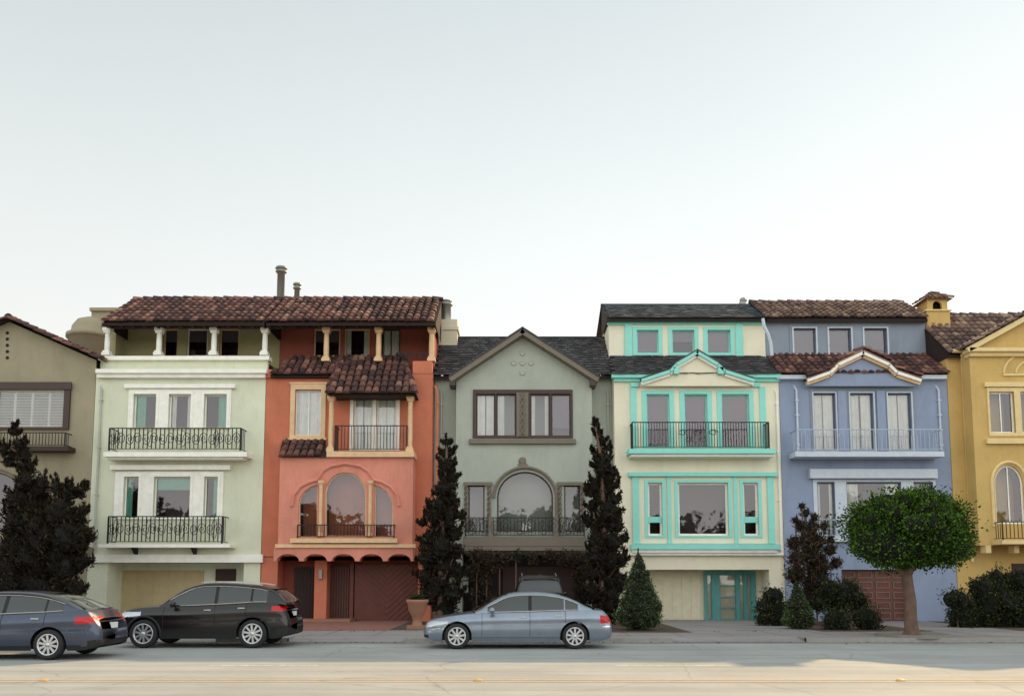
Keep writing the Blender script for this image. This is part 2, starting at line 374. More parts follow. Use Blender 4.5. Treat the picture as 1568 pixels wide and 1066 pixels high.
def pitched(g,x0,x1,ye,ze,yr,zr,mat,flat,w=.3,L=.4,r=.13,gable=None,back=True,name='roof_tiles'):
    p=g.p(name,M[mat]); un=g.p('roof_deck',M['under'])
    tile_field(p,(x0,ye,ze),(x1,ye,ze),(x0,yr,zr),(x1,yr,zr),w,L,r,flat,un)
    if back: quad(un,(x0,yr,zr-.03),(x1,yr,zr-.03),(x1,yr+(yr-ye)*1.5,ze),(x0,yr+(yr-ye)*1.5,ze))
    if not flat: ridge_tiles(p,(x0,yr,zr),(x1,yr,zr),r*1.15)
    else: box(p,x0,x1,yr-.08,yr+.1,zr-.02,zr+.03)
    box(un,x0+.02,x1-.02,ye+.06,ye+.12,ze-.16,ze-.04)
    for x in (x0+.03,x1-.03): un.add([(x,ye+.05,ze-.05),(x,yr,zr-.05),(x,yr,ze-.15),(x,ye+.05,ze-.15)],[(0,1,2,3)])

# ================================================================== HOUSE 1 cream
g=Group('cream_townhouse',((B01+B12)/2,Y+5,0)); x0,x1=B01+.01,B12-.01
zt,zb=SZ(567,Y),SZ(852,Y)
w=g.p('walls',M['cream'])
fc=Facade(g,'walls',rect(x0,x1,zb,zt),Y,M['cream']); body(w,x0,x1,Y,Y+11,GZ,zt)
winset(fc,g,(197,596,354,657),[(205,604,240,656),(259,604,293,656),(313,604,348,656)],'white','white',['gleft','sides','gright'],sill=False,nv=0,case=('white',.1))
winset(fc,g,(176,722,342,795),[(190,730,213,794),(236,730,292,794),(313,730,334,794)],'white','white',['gleft','gtop','gright'],sill=False,case=('white',.1))
fc.done()
t=g.p('trim',M['white'])
pb(t,146,565,408,571,Y-.32,Y+.4); pb(t,148,571.3,406,578,Y-.2,Y+.01)
pb(t,190,588,360,594,Y-.16,Y+.01); pb(t,168,712,352,719,Y-.2,Y+.01)
pb(t,158,692,378,699,Y-.75,Y+.01); pb(t,163,699.2,372,703,Y-.6,Y+.01)
pb(t,150,833,352,838,Y-.7,Y+.01)
pb(t,140,849,402,861,Y-.14,Y+.3)
railing(g,*RC(167,655,369,690,Y-.7)[:4],Y-.7,Y,scroll=.62,r=.016,sp=.17)
railing(g,*RC(165,790,341,832,Y-.68)[:4],Y-.68,Y,scroll=.62,r=.016,sp=.17)
pl=g.p('planter_posts',M['white'])
for px in (296,338): pb(pl,px-2,793,px+2,832,Y-.62,Y-.55)
for px in (290,330): pb(pl,px-2,657,px+2,690,Y-.62,Y-.55)
for px in (210,300): 
    x=SX(px,838,Y); z=SZ(838,Y); w2=g.p('brackets',M['iron']); w2.add([(x-.05,Y-.5,z),(x+.05,Y-.5,z),(x+.05,Y,z-.4),(x-.05,Y,z-.4),(x-.05,Y,z),(x+.05,Y,z)],[(0,1,2,3),(0,3,4),(1,5,2),(0,4,5,1)])
zs=SZ(861,Y); wi=g.p('walls')
xa=SX(163,905,Y); xb=SX(372,905,Y); 
box(wi,x0+.004,xa,Y+.02,Y+1.5,GZ,zs-.004); box(wi,xb,x1-.004,Y+.02,Y+1.5,GZ,zs-.004)
Yg=Y+1.3; gd=g.p('garage_door',M['ochre']); xm=xa+(xb-xa)*.62
box(gd,xa,xm,Yg,Yg+.1,GZ,zs-.3)
for i in range(4):
    for k in range(5):
        a=xa+.1+(xm-xa-.15)*k/5; h=(zs-.3-GZ)/4; box(gd,a,a+(xm-xa)/5-.12,Yg-.025,Yg-.001,GZ+h*i+.07,GZ+h*(i+1)-.07)
box(wi,xm+.003,xb-.003,Yg+.05,Yg+.2,GZ,zs-.01); box(wi,xa+.003,xm,Yg+.03,Yg+.2,zs-.3,zs-.01)
box(g.p('entry_door',M['wood']),xm+.5,xm+1.35,Yg,Yg+.049,GZ,GZ+2.1)
quad(wi,(x0,Y,zs),(x1,Y,zs),(x1,Y+1.5,zs),(x0,Y+1.5,zs))
Yc=Y+.25; Yl=Y+1.9
pb(t,150,545,412,551,Yc-.2,Yc+.25)
box(g.p('walls'),x0+.05,x1,Yc-.05,Yc+.15,zt-.02,SZ(551.3,Yc)); 
zf=SZ(548,Yc)-.3; ze=SZ(492,Y-.4); zc=ze-.05
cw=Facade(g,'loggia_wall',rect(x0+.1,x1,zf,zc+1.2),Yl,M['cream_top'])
for a,b,cc in ((250,272,'half'),(286,318,'half'),(336,366,'half')):
    q=RC(a,503,b,546,Yl); pane(cw,g,q[0],q[1],q[2],q[3],'sand' if a!=286 else 'white',.06,0,0,cc,'glass2')
cw.done(); box(g.p('loggia_wall'),x0+.1,x0+.25,Y+1.0,Yl-.003,zf,zc+.6)
body(g.p('loggia_wall'),x0+.1,x1,Yl+.01,Y+4,zf,zc+.5)
quad(g.p('loggia_wall'),(x0,Yc,zf+.1),(x1,Yc,zf+.1),(x1,Yl,zf+.1),(x0,Yl,zf+.1))
for px in (165,244,328,406): column(g.p('columns',M['white']),SX(px,518,Yc),Yc,SZ(545,Yc),zc-.05,.11)
box(g.p('beam',M['wood']),x0+.05,x1-.003,Yc-.12,Yc+.12,zc-.05,zc+.14)
XL=SX(156,490,Y-.4); zr=SZ(459,Y+2.4)
pitched(g,XL,x1+.004,Y-.4,ze,Y+2.4,zr,'tile',False)
rf=g.p('rafters',M['wood'])
for i in range(14):
    x=XL+.2+i*(x1-XL-.3)/13; box(rf,x-.04,x+.04,Y-.3,Yc-.13,ze-.17,ze-.06)
f=g.p('flue_pipe',M['metal'],True)
for px,pt,pbm,rr,dd in ((430,409,458,.17,Y+3.4),(455,434,458,.12,Y+3)):
    x=SX(px,440,dd); z0=SZ(pbm,dd)-1; z1=SZ(pt,dd); 
    lathe(f,[(rr,0),(rr,z1-z0-.28),(rr*1.5,z1-z0-.26),(rr*1.5,z1-z0-.2),(rr*.9,z1-z0-.18),(rr*.9,z1-z0-.1),(rr*1.6,z1-z0-.09),(rr*1.3,z1-z0),(.001,z1-z0+.03)],(x,dd,z0),14)
g.done()

# ================================================================== HOUSE 2 terracotta
g=Group('terracotta_townhouse',((B12+B23)/2,Y+5,0)); x0,x1=B12+.01,B23-.01
Yb=Y-.8; zbay=SZ(850,Yb)
zt=SZ(572,Y); w=g.p('walls',M['coral']); body(w,x0,x1,Y,Y+11,GZ,zt)
fc=Facade(g,'walls',rect(x0,x1,SZ(852,Y),zt),Y,M['coral'])
winset(fc,g,(445,589,499,671),[(452,597,492,667)],'sand','white',['full'],nv=1,t=.09)
winset(fc,g,(536,604,612,690),[(541,608,571,690),(576,608,607,690)],'white','white',['full','full'],sill=False,fw=.07)
fc.done()
lb0,lb1=SX(427,775,Yb),SX(632,775,Yb); zl=SZ(700,Yb)
fb=Facade(g,'bay_walls',rect(lb0,lb1,zbay,zl),Yb,M['coral_low'],.3); body(g.p('bay_walls'),lb0,lb1,Yb,Y+.02,zbay,zl)
quad(g.p('bay_walls'),(lb0,Yb,zbay),(lb1,Yb,zbay),(lb1,Y,zbay),(lb0,Y,zbay))
def PX(pts,Yq): return [S(a,b,Yq) for a,b in pts]
base=822
cen=PX([(497,base),(561,base),(561,752),(558,742),(551,732),(541,725),(529,723),(517,725),(507,732),(500,742),(497,752)],Yb)
lft=PX([(457,base),(486,base),(486,742),(476,745),(466,752),(459,762),(457,772)],Yb)
rgt=PX([(573,base),(602,base),(602,772),(599,762),(592,752),(582,745),(573,742)],Yb)
ppane(fb,g,cen,'sand',.06,[],glass='glass'); ppane(fb,g,lft,'sand',.045); ppane(fb,g,rgt,'sand',.045)
fb.done()
for px in (491.5,567): lathe(g.p('bay_columns',M['sand']),[(.11,0),(.11,.1),(.075,.14),(.07,1.9),(.085,2.02),(.13,2.1),(.13,2.2)],(SX(px,780,Yb),Yb-.06,SZ(base,Yb)+.02),12)
ml=g.p('arch_moulding',M['coral_low'])
mp=PX([(447,775),(450,758),(460,745),(474,738),(486,735),(494,722),(506,714),(529,710),(552,714),(564,722),(573,735),(585,738),(598,745),(608,758),(611,775)],Yb)
tube(ml,[(a,Yb-.02,b) for a,b in mp],.07,6)
tr=g.p('trim',M['sand']); pb(tr,444,824,608,831,Yb-.28,Yb+.01)
railing(g,*RC(455,803,604,824,Yb-.22)[:4],Yb-.22,Yb,sp=.13)
sc=g.p('corbel_frieze',M['coral_low']); n=5; ztop=SZ(838,Yb-.1); zlow=SZ(859,Yb-.1); a0,a1=lb0-.12,lb1+.05
pts=[(a0,ztop),(a0,zlow)]
for i in range(n):
    s0=a0+(a1-a0)*i/n; s1=a0+(a1-a0)*(i+1)/n; b0=s0+.09; b1=s1-.09
    if i==0: b0=s0+.12
    for k in range(11):
        th=math.pi*(1-k/10); pts.append(((b0+b1)/2+(b1-b0)/2*math.cos(th),zlow+math.sin(th)*.28))
pts+=[(a1,zlow),(a1,ztop)]
tess(sc,[pts],Yb-.12); rim(sc,pts,Yb-.12,Yb+.3)
pb(g.p('corbel_cap',M['sand']),421,833,636,838.5,Yb-.2,Yb-.002)
pb(tr,500,691,634,699.5,Yb-.15,Y); 
for px in (507,628): column(g.p('loggia_columns',M['sand']),SX(px,650,Yb+.15),Yb+.15,SZ(691,Yb),SZ(606,Yb)+.02,.1)
railing(g,SX(512,670,Yb),SX(623,670,Yb),SZ(690,Yb),SZ(651,Yb),Yb+.05,Y,sp=.13,name='loggia_railing')
pb(g.p('beam',M['wood']),502,599,633,607,Yb+.02,Yb+.28)
for i in range(9):
    a=501+i*16.2; pb(g.p('rafters',M['wood']),a,598,a+3,604,Yb-.25,Yb+.02)
pr=g.p('roof_tiles',M['tile']); un=g.p('roof_deck',M['under'])
Ye=Yb-.35; e0,e1=SX(502,603,Ye),SX(636,603,Ye); zE=SZ(602,Ye); Yt=Y+.75; zT=SZ(546,Yt); t0,t1=SX(522,546,Yt),SX(618,546,Yt)
tile_field(pr,(e0,Ye,zE),(e1,Ye,zE),(t0,Yt,zT),(t1,Yt,zT),.29,.38,.125,False,un)
ridge_tiles(pr,(e0,Ye,zE),(t0,Yt,zT),.12); ridge_tiles(pr,(e1,Ye,zE),(t1,Yt,zT),.12)
for A,Bq in (((e0,Ye,zE),(t0,Yt,zT)),((e1,Ye,zE),(t1,Yt,zT))): un.add([A,(A[0],Y+.5,zE),Bq],[(0,1,2)])
un.add([(e0,Ye,zE-.05),(e1,Ye,zE-.05),(e1,Y,zE-.05),(e0,Y,zE-.05)],[(0,1,2,3)])
Ye=Y-.3; p0,p1=SX(413,573,Ye),SX(512,573,Ye)
tile_field(pr,(p0,Ye,SZ(573,Ye)),(p1+.3,Ye,SZ(573,Ye)),(p0+.6,Y+.9,SZ(547,Y+.9)),(p1+.7,Y+.9,SZ(547,Y+.9)),.29,.38,.125,False,un)
pb(un,414,573.5,505,578,Ye+.1,Y)
pb(w,404,566,420,578,Y-.1,Y+.4)
Ye=Yb-.15; tile_field(pr,(SX(426,698,Ye),Ye,SZ(699,Ye)),(SX(500,698,Ye),Ye,SZ(699,Ye)),(SX(432,672,Y-.05),Y-.03,SZ(674,Y)),(SX(498,672,Y-.05),Y-.03,SZ(674,Y)),.28,.36,.12,False,un)
Yc=Y+.25; Yl=Y+1.9; zf=SZ(560,Yc)
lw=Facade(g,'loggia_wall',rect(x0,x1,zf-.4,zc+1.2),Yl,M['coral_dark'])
for a,b,cc,fm in ((480,521,'half','sand'),(527,566,'sides','sand'),(584,613,'full','wood')):
    q=RC(a,503,b,546,Yl); pane(lw,g,q[0],q[1],q[2],q[3],fm,.07,1 if fm!='sand' else 0,0,cc,'glass2')
lw.done(); body(g.p('loggia_wall'),x0,x1,Yl+.01,Y+4,zf,zc+.5); box(g.p('loggia_wall'),x1-.15,x1-.004,Y+.5,Yl-.003,zf,zc+.6)
quad(w,(x0,Y,zt-.02),(x1,Y,zt-.02),(x1,Yl,zt-.02),(x0,Yl,zt-.02))
pb(w,632,553,662,572,Y-.02,Y+.3)
for px in (500,580,661): column(g.p('columns',M['sand']),SX(px,518,Yc),Yc,SZ(545,Yc)-.25,zc-.05,.11)
railing(g,SX(606,550,Yc),SX(656,550,Yc),zt,SZ(540,Yc),Yc,Yl,sp=.12,name='loggia_top_railing')
box(g.p('beam'),x0+.003,x1,Yc-.12,Yc+.12,zc-.05,zc+.14)
XR=SX(668,490,Y-.4)
pitched(g,x0-.004,XR,Y-.4,ze,Y+2.4,zr,'tile',False)
for i in range(14):
    x=x0+.1+i*(XR-x0-.3)/13; box(g.p('rafters'),x-.04,x+.04,Y-.3,Yc-.13,ze-.17,ze-.06)
zs=SZ(858,Y); Yg=Y+.9; dk=g.p('recess_wall',M['coral_dark'])
box(w,x0+.004,SX(424,905,Y),Y+.02,Yg,GZ,SZ(853,Y)); box(w,SX(640,905,Y),x1-.004,Y+.02,Yg,GZ,SZ(853,Y)); pb(w,481,858,500,955,Y+.1,Yg)
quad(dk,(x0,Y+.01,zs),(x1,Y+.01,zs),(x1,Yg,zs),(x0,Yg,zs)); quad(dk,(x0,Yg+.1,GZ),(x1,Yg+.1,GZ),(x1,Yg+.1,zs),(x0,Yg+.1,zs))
rd=g.p('garage_door',M['redwood']); q=RC(543,864,640,957,Yg-.1); box(rd,q[0],q[1],Yg-.1,Yg,GZ,q[3])
cx=(q[0]+q[1])/2
for i in range(-6,12):
    for sg in (1,-1):
        z=GZ+i*.24; hw=(q[1]-q[0])/2-.05; z2=z+hw*.9
        f_=1 if z2<=q[3]-.02 else (q[3]-.02-z)/(z2-z); s_=0 if z>=GZ+.02 else (GZ+.02-z)/(z2-z)
        if s_>=f_-.03: continue
        tube(rd,[(cx+sg*hw*s_,Yg-.115,z+(z2-z)*s_),(cx+sg*hw*f_,Yg-.115,z+(z2-z)*f_)],.035,4)
rd2=g.p('entry_doors',M['wood']); pb(rd2,502,866,534,950,Yg-.1,Yg); pb(rd2,450,868,480,955,Yg,Yg+.05)
for px in range(504,534,4): pb(g.p('door_bars',M['redwood']),px,868,px+1.4,948,Yg-.125,Yg-.1)
for px in range(452,480,5): pb(g.p('gate',M['iron']),px,866,px+1.2,950,Y+.4,Y+.43)
pb(g.p('door_posts',M['redwood']),535,862,541,952,Yg-.15,Yg)
pb(g.p('steps',M['clay']),448,948,536,957,Y-.4,Yg-.2)
pb(g.p('wall_lantern',M['metal']),488,872,493,886,Y-.05,Y+.1)
downpipe(g,669,590,900,Y-.05,'coral')
g.done()

# ================================================================== HOUSE 3 grey green
g=Group('grey_green_townhouse',((B23+B34)/2,Y+5,0)); x0,x1=B23+.01,B34-.01
Ys=Y+.7; Yf=Y-.1; w=g.p('walls',M['gg'])
zt=SZ(577,Ys); 
quad(w,(x0,Ys,GZ),(x1,Ys,GZ),(x1,Ys,zt),(x0,Ys,zt)); body(w,x0,x1,Ys,Y+11,GZ,zt)
ze3=SZ(574,Ys-.3); yr=Ys+2.6; zr3=SZ(517,yr)
pitched(g,x0-.05,x1+.05,Ys-.35,ze3,yr,zr3,'shingle',True,.26,.24,name='roof_shingles')
gx0,gx1=SX(698,700,Yf),SX(907,700,Yf); gc=(gx0+gx1)/2+.02
zeg=SZ(580,Yf); zpk=SZ(510,Yf); zb3=SZ(838,Yf)
fc=Facade(g,'walls',[(gx0,zb3),(gx1,zb3),(gx1,zeg),(gc,zpk),(gx0,zeg)],Yf,M['gg'])
winset(fc,g,(724,597,877,671),[(729,603,758,668),(760,603,790,668),(812,603,842,668),(844,603,874,668)],'brown','brown',['full','left','sides','blind'],sill=False,t=.05,glass='glass')
tr=g.p('trim',M['gg_trim']); pb(tr,718,672,882,679,Yf-.16,Yf+.01)
fr=g.p('twisted_columns',M['gg_trim'])
pb(fr,791,601,809,668,Yf-.09,Yf-.052)
for s_ in range(2): tube(fr,[(SX(800,635,Yf)+.07*math.cos(i*.8+s_*3.14),Yf-.13,SZ(667,Yf)+(SZ(602,Yf)-SZ(667,Yf))*i/24) for i in range(25)],.03,5)
zbse=814
A=arch(SX(761,775,Yf),SX(847,775,Yf),SZ(zbse,Yf),SZ(762,Yf),SZ(722,Yf))
ppane(fc,g,A,'brown',.06)
for a,b in ((717,742),(864,889)):
    x_a,x_b=SX(a,775,Yf),SX(b,775,Yf); pane(fc,g,x_a,x_b,SZ(zbse,Yf),SZ(743,Yf),'brown',.05)
fc.done()
ap=arch(SX(756,775,Yf),SX(852,775,Yf),SZ(zbse,Yf),SZ(762,Yf),SZ(716,Yf)); tube(tr,[(a,Yf-.04,b) for a,b in ap[1:]],.075,6)
pb(tr,710,738,754,743,Yf-.1,Yf+.01); pb(tr,853,738,893,743,Yf-.1,Yf+.01)
for px in (714,749,857,892):
    x=SX(px,775,Yf); z0=SZ(zbse,Yf); h=SZ(743,Yf)-z0
    for s_ in range(2):
        pts=[(x+.045*math.cos(i*.9+s_*math.pi),Yf-.06+.04*math.sin(i*.9+s_*math.pi),z0+h*i/30) for i in range(31)]; tube(fr,pts,.045,5)
lathe(tr,[(.001,-.06),(.12,-.05),(.16,0)],(SX(800,706,Yf),Yf-.02,SZ(706,Yf)),14,'Y')
pb(tr,793,710,808,716,Yf-.08,Yf+.01)
for px,py in ((800,541),(787,556),(800,556),(813,556),(800,571)):
    lathe(g.p('gable_vents',M['gg']),[(.001,-.02),(.07,-.05),(.1,-.045),(.12,0)],(SX(px,py,Yf),Yf-.001,SZ(py,Yf)),12,'Y')
Yq=Yf-.45; L_=(SX(687,578,Yq),SZ(578,Yq)); R_=(SX(918,578,Yq),SZ(578,Yq)); P_=(SX(800,503,Yq),SZ(503,Yq))
bg=g.p('barge_boards',M['gg_trim'])
for A_,B_ in ((L_,P_),(R_,P_)):
    beam(bg,(A_[0],Yq,A_[1]),(B_[0],Yq,B_[1]),.08,.2)
    beam(bg,(A_[0],Yq+.081,A_[1]-.06),(B_[0],Yq+.081,B_[1]-.06),.35,.16)
    beam(g.p('gable_deck',M['shingle']),(A_[0],Yq-.04,A_[1]+.07),(B_[0],Yq-.04,B_[1]+.07),4.2,.06)
bk=g.p('eave_brackets',M['brown'])
for px in (692,908): pb(bk,px-4,575,px+5,590,Yf-.42,Yf+.4)
pb(tr,709,822,898,836,Yf-.35,Yf+.02); pb(tr,703,836.5,903,843,Yf-.5,Yf+.05)
for px in (752,852): pb(tr,px-4,791,px+3,822,Yf-.33,Yf-.2)
railing(g,SX(712,805,Yf-.3),SX(895,805,Yf-.3),SZ(822,Yf-.3),SZ(792,Yf-.3),Yf-.3,Yf,sp=.14,scroll=.9)
quad(w,(gx0,Yf,zb3),(gx1,Yf,zb3),(gx1,Ys,zb3),(gx0,Ys,zb3)); body(w,gx0,gx1,Yf,Ys+1,zb3,zeg)
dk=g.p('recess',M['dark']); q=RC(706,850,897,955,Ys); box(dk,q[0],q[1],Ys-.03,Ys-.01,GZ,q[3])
gd=g.p('garage_door',M['wood']); q=RC(770,868,880,955,Ys); box(gd,q[0],q[1],Ys-.09,Ys-.04,GZ,q[3])
for i in range(7): box(gd,q[0]+.05,q[1]-.05,Ys-.11,Ys-.09,GZ+.08+i*.3,GZ+.3+i*.3)
pp=g.p('porch_posts',M['gg']); pb(pp,698,845,708,955,Yf+.05,Ys); pb(pp,899,845,908,955,Yf+.05,Ys)
ww=g.p('entry_window',M['white']); pb(ww,703,866,717,907,Ys-.12,Ys-.08)
for i in range(4): pb(g.p('entry_window_bars',M['iron']),703,872+i*8,717,873.5+i*8,Ys-.14,Ys-.121)
downpipe(g,675,592,900,Ys-.02); downpipe(g,932,592,900,Ys-.02)
cm=g.p('chimney',M['chim']); Yh=Y+2.6; pb(cm,668,489,700,540,Yh,Yh+.9); pb(cm,665,500,702,505,Yh-.05,Yh+.95)
x=SX(683,470,Yh+.4); lathe(g.p('flue_pipe',M['metal'],True),[(.24,0),(.22,.75),(.3,.78),(.3,.86),(.2,.88),(.2,.95),(.27,.96),(.2,1.02),(.001,1.03)],(x,Yh+.4,SZ(490,Yh)),16)
g.done()

def tophouse(g,x0,x1,roofm,flat,zridge,zeave):
    Yu=Y+1.6; ze=SZ(zeave,Yu-.35); yr=Yu+2.0; zr=SZ(zridge,yr)
    pitched(g,x0,x1+.02,Yu-.35,ze,yr,zr,roofm,flat,.28 if not flat else .26,.36 if not flat else .22,.12)
    return Yu,ze
# ================================================================== HOUSE 4 white / turquoise
g=Group('white_turquoise_townhouse',((B34+B45)/2,Y+5,0)); x0,x1=B34+.01,B45-.01
w=g.p('walls',M['w4']); zt=SZ(574,Y); body(w,x0,x1,Y,Y+11,GZ,zt)
fc=Facade(g,'walls',rect(x0,x1,SZ(848,Y),zt),Y,M['w4'])
winset(fc,g,(972,592,1164,686),[(990,604,1025,685),(1048,604,1083,685),(1105,604,1147,685)],'w4','turq',['blind','blind','blind'],sill=False,t=.03,case=('turq',.19))
winset(fc,g,(969,730,1186,832),[(992,739,1014,820),(1038,739,1115,820),(1138,739,1161,820)],'w4','white',[None,None,None],sill=False,t=.04,fw=.08,case=('turq',.13))
fc.done()
t=g.p('trim',M['turq'])
for a,b in ((992,1014),(1138,1161)): pb(t,a,791,b,800,Y+.05,Y+.14)
for a,b in ((969,979),(1176,1186),(1022,1028),(1124,1130)): pb(t,a,730,b,832,Y-.09,Y-.078)
for a in (966,1164): pb(t,a,592,a+9,686,Y-.08,Y+.01)
pb(t,940,578,1000,584,Y-.12,Y+.01); pb(t,1140,578,1194,584,Y-.12,Y+.01)
pb(t,963,723,1191,729,Y-.2,Y+.01); pb(t,963,687,1188,694,Y-.75,Y+.01); pb(t,967,833,1194,841,Y-.25,Y+.01)
wt=g.p('white_mouldings',M['white']); pb(wt,969,841.3,1190,846,Y-.18,Y+.01); pb(wt,966,694.3,1186,699,Y-.62,Y+.01)
for px in (966,1030,1096,1152): pb(t,px,586,px+12,592,Y-.15,Y+.01)
railing(g,*RC(968,646,1178,687,Y-.7)[:4],Y-.7,Y,sp=.11,scroll=0)
p=g.p('balcony_railing')
for cx in (1045,1068,1092):
    xx,zz=S(cx,662,Y-.72); tube(p,[(xx+.2*math.cos(i*.5)*(1-i/26),Y-.72,zz+.1*math.sin(i*.5)) for i in range(20)],.018)
Yu,ze4=tophouse(g,x0-.12,x1,'shingleb',True,467,486)
tile_field(g.p('pent_shingles',M['shingle']),(x0-.1,Y-.3,SZ(572,Y-.3)),(x1+.0,Y-.3,SZ(572,Y-.3)),(x0,Yu+.02,SZ(544,Yu)),(x1-.05,Yu+.02,SZ(544,Yu)),.26,.24,.1,True,g.p('roof_deck'))
pb(t,937,572,1196,578,Y-.26,Y+.02)
fu=Facade(g,'upper_walls',rect(x0,x1,zt-.4,ze4+.1),Yu,M['w4']); body(g.p('upper_walls'),x0,x1,Yu,Y+5,zt,ze4)
winset(fu,g,(957,497,1140,546),[(975,506,1008,541),(1029,506,1063,541),(1083,506,1118,541)],'w4','turq',['blind','half','blind'],sill=False,t=.03,case=('turq',.17))
for a in (957,1127): pb(t,a,497,a+11,545,Yu-.09,Yu)
fu.done(); pb(t,930,489,1172,497,Yu-.1,Yu+.01)
def pediment(g,poly,wallmat,trimmat,trim2,Yp,roofm,flat):
    q=[S(a,b,Yp) for a,b in poly]
    tess(g.p('pediment_wall',M[wallmat]),[[(q[0][0],q[0][1]-.25)]+[(a,b-.1) for a,b in q]+[(q[-1][0],q[-1][1]-.25)]],Yp+.22)
    for i in range(len(q)-1):
        A_,B_=q[i],q[i+1]
        if A_[0]>B_[0]: A_,B_=B_,A_
        beam(g.p('pediment_trim',M[trimmat]),(A_[0],Yp,A_[1]),(B_[0],Yp,B_[1]),.1,.13)
        beam(g.p('pediment_trim2',M[trim2]),(A_[0],Yp+.101,A_[1]-.1),(B_[0],Yp+.101,B_[1]-.1),.11,.14)
        beam(g.p('pediment_roof',M[roofm]),(A_[0],Yp-.02,A_[1]+.05),(B_[0],Yp-.02,B_[1]+.05),1.6,.05)
pediment(g,[(982,580),(1025,566),(1034,556),(1068,536),(1102,556),(1112,566),(1156,580)],'w4','turq','white',Y-.5,'shingle',True)
for px in (1036,1104): pb(t,px-4,562,px+4,572,Y-.5,Y-.27)
zs=SZ(848,Y); zs2=SZ(872,Y); Yg=Y+1.2
quad(w,(x0,Y,zs),(x1,Y,zs),(x1,Y+.1,zs),(x0,Y+.1,zs)); box(w,x0+.003,x1-.003,Y+.1,Y+.3,zs2,zs+.1)
pb(g.p('bay_soffit',M['white']),945,846.5,1200,850,Y-.1,Y+.08)
box(w,x0+.004,SX(972,905,Y),Y+.1,Yg,GZ,zs2); box(w,SX(1180,905,Y),x1-.004,Y+.1,Yg,GZ,zs2-.002)
quad(w,(x0,Yg+.1,GZ),(x1,Yg+.1,GZ),(x1,Yg+.1,zs2),(x0,Yg+.1,zs2)); quad(w,(x0,Y+.3,zs2),(x1,Y+.3,zs2),(x1,Yg+.1,zs2),(x0,Yg+.1,zs2))
gd=g.p('garage_door',M['white_door']); q=RC(985,874,1072,956,Yg); box(gd,q[0],q[1],Yg,Yg+.09,GZ,q[3])
for i in range(6): 
    a=q[0]+(q[1]-q[0])*i/6; box(gd,a+.03,a+(q[1]-q[0])/6-.02,Yg-.02,Yg-.001,GZ+.05,q[3]-.05)
fd=Facade(g,'entry_panel',rect(*RC(1078,874,1158,957,Yg)),Yg-.02,M['turqd'],.1)
for a,b in ((1083,1090),(1102,1127),(1133,1139),(1144,1150)):
    q=RC(a,880,b,948,Yg); pane(fd,g,q[0],q[1],q[2],q[3],'turqd',.02,0,3 if b-a>10 else 0,None,'glass',.02)
fd.done()
box(g.p('chimney',M['metal']),SX(1138,460,Yu+2.5)-.12,SX(1138,460,Yu+2.5)+.12,Yu+2.5,Yu+2.8,SZ(470,Yu+2.5)-.5,SZ(461,Yu+2.5))
lathe(g.p('vent_cowl',M['metal'],True),[(.1,0),(.17,.05),(.17,.15),(.1,.22),(.001,.25)],(SX(1138,460,Yu+2.65),Yu+2.65,SZ(462,Yu+2.5)),12)
downpipe(g,1192,590,850,Y,'white')
g.done()

# ================================================================== HOUSE 5 blue
g=Group('blue_townhouse',((B45+B56)/2,Y+5,0)); x0,x1=B45+.01,B56-.01
w=g.p('walls',M['blue']); zt=SZ(574,Y); body(w,x0,x1,Y,Y+11,GZ,zt)
fc=Facade(g,'walls',rect(x0,x1,GZ+2.75,zt),Y,M['blue'])
winset(fc,g,(1241,595,1402,691),[(1246,602,1280,690),(1302,602,1338,690),(1360,602,1396,690)],'blue2','greyblue',['full','full','full'],sill=False,nv=0,fw=.06,t=.03,case=('paleblue',.05))
winset(fc,g,(1246,734,1434,822),[(1252,738,1279,820),(1297,738,1381,820),(1400,738,1430,820)],'paleblue','greyblue',['sides','sides',None],sill=False,fw=.06,t=.03)
fc.done()
t=g.p('trim',M['paleblue']); pb(t,1241,718,1436,732,Y-.25,Y+.01); pb(t,1218,691,1446,699,Y-.8,Y+.01)
g.p('pil',M['blue'])
for px in (1284,1344): pb(g.p('pil'),px,598,px+13,690,Y-.1,Y-.07)
railing(g,*RC(1220,657,1443,691,Y-.74)[:4],Y-.74,Y,'wiron',sp=.17,scroll=0,r=.009)
p=g.p('balcony_railing')
for i in range(8):
    px=1232+i*28; xx,zz=S(px,668,Y-.75); 
    tube(p,[(xx-.13,Y-.75,SZ(688,Y-.75)),(xx-.12,Y-.75,zz),(xx,Y-.75,zz+.2),(xx+.12,Y-.75,zz),(xx+.13,Y-.75,SZ(688,Y-.75))],.012)
railing(g,*RC(1246,795,1434,822,Y-.12)[:4],Y-.12,Y,'wiron',sp=.17,r=.009,name='window_guard')
pb(t,1222,822,1456,829,Y-.2,Y+.01)
Yu,ze5=tophouse(g,x0-.1,x1,'tile2',False,464,486)
tile_field(g.p('pent_tiles',M['tile']),(x0-.1,Y-.3,SZ(572,Y-.3)),(x1,Y-.3,SZ(572,Y-.3)),(x0,Yu+.02,SZ(543,Yu)),(x1-.03,Yu+.02,SZ(543,Yu)),.28,.36,.12,False,g.p('roof_deck'))
pb(t,1190,574,1450,580,Y-.24,Y+.02)
fu=Facade(g,'upper_walls',rect(x0,x1,zt-.4,ze5+.1),Yu,M['blue2']); body(g.p('upper_walls'),x0,x1,Yu,Y+5,zt,ze5)
winset(fu,g,(1209,496,1364,545),[(1215,503,1249,542),(1269,503,1303,542),(1323,503,1358,542)],'blue2','greyblue',['blind','blind','blind'],sill=False,t=.03,case=('paleblue',.06))
fu.done()
pediment(g,[(1236,580),(1270,568),(1282,556),(1322,537),(1364,556),(1376,568),(1412,580)],'blue','white','sand',Y-.5,'tile',True)
pt=g.p('pediment_tiles',M['tile'])
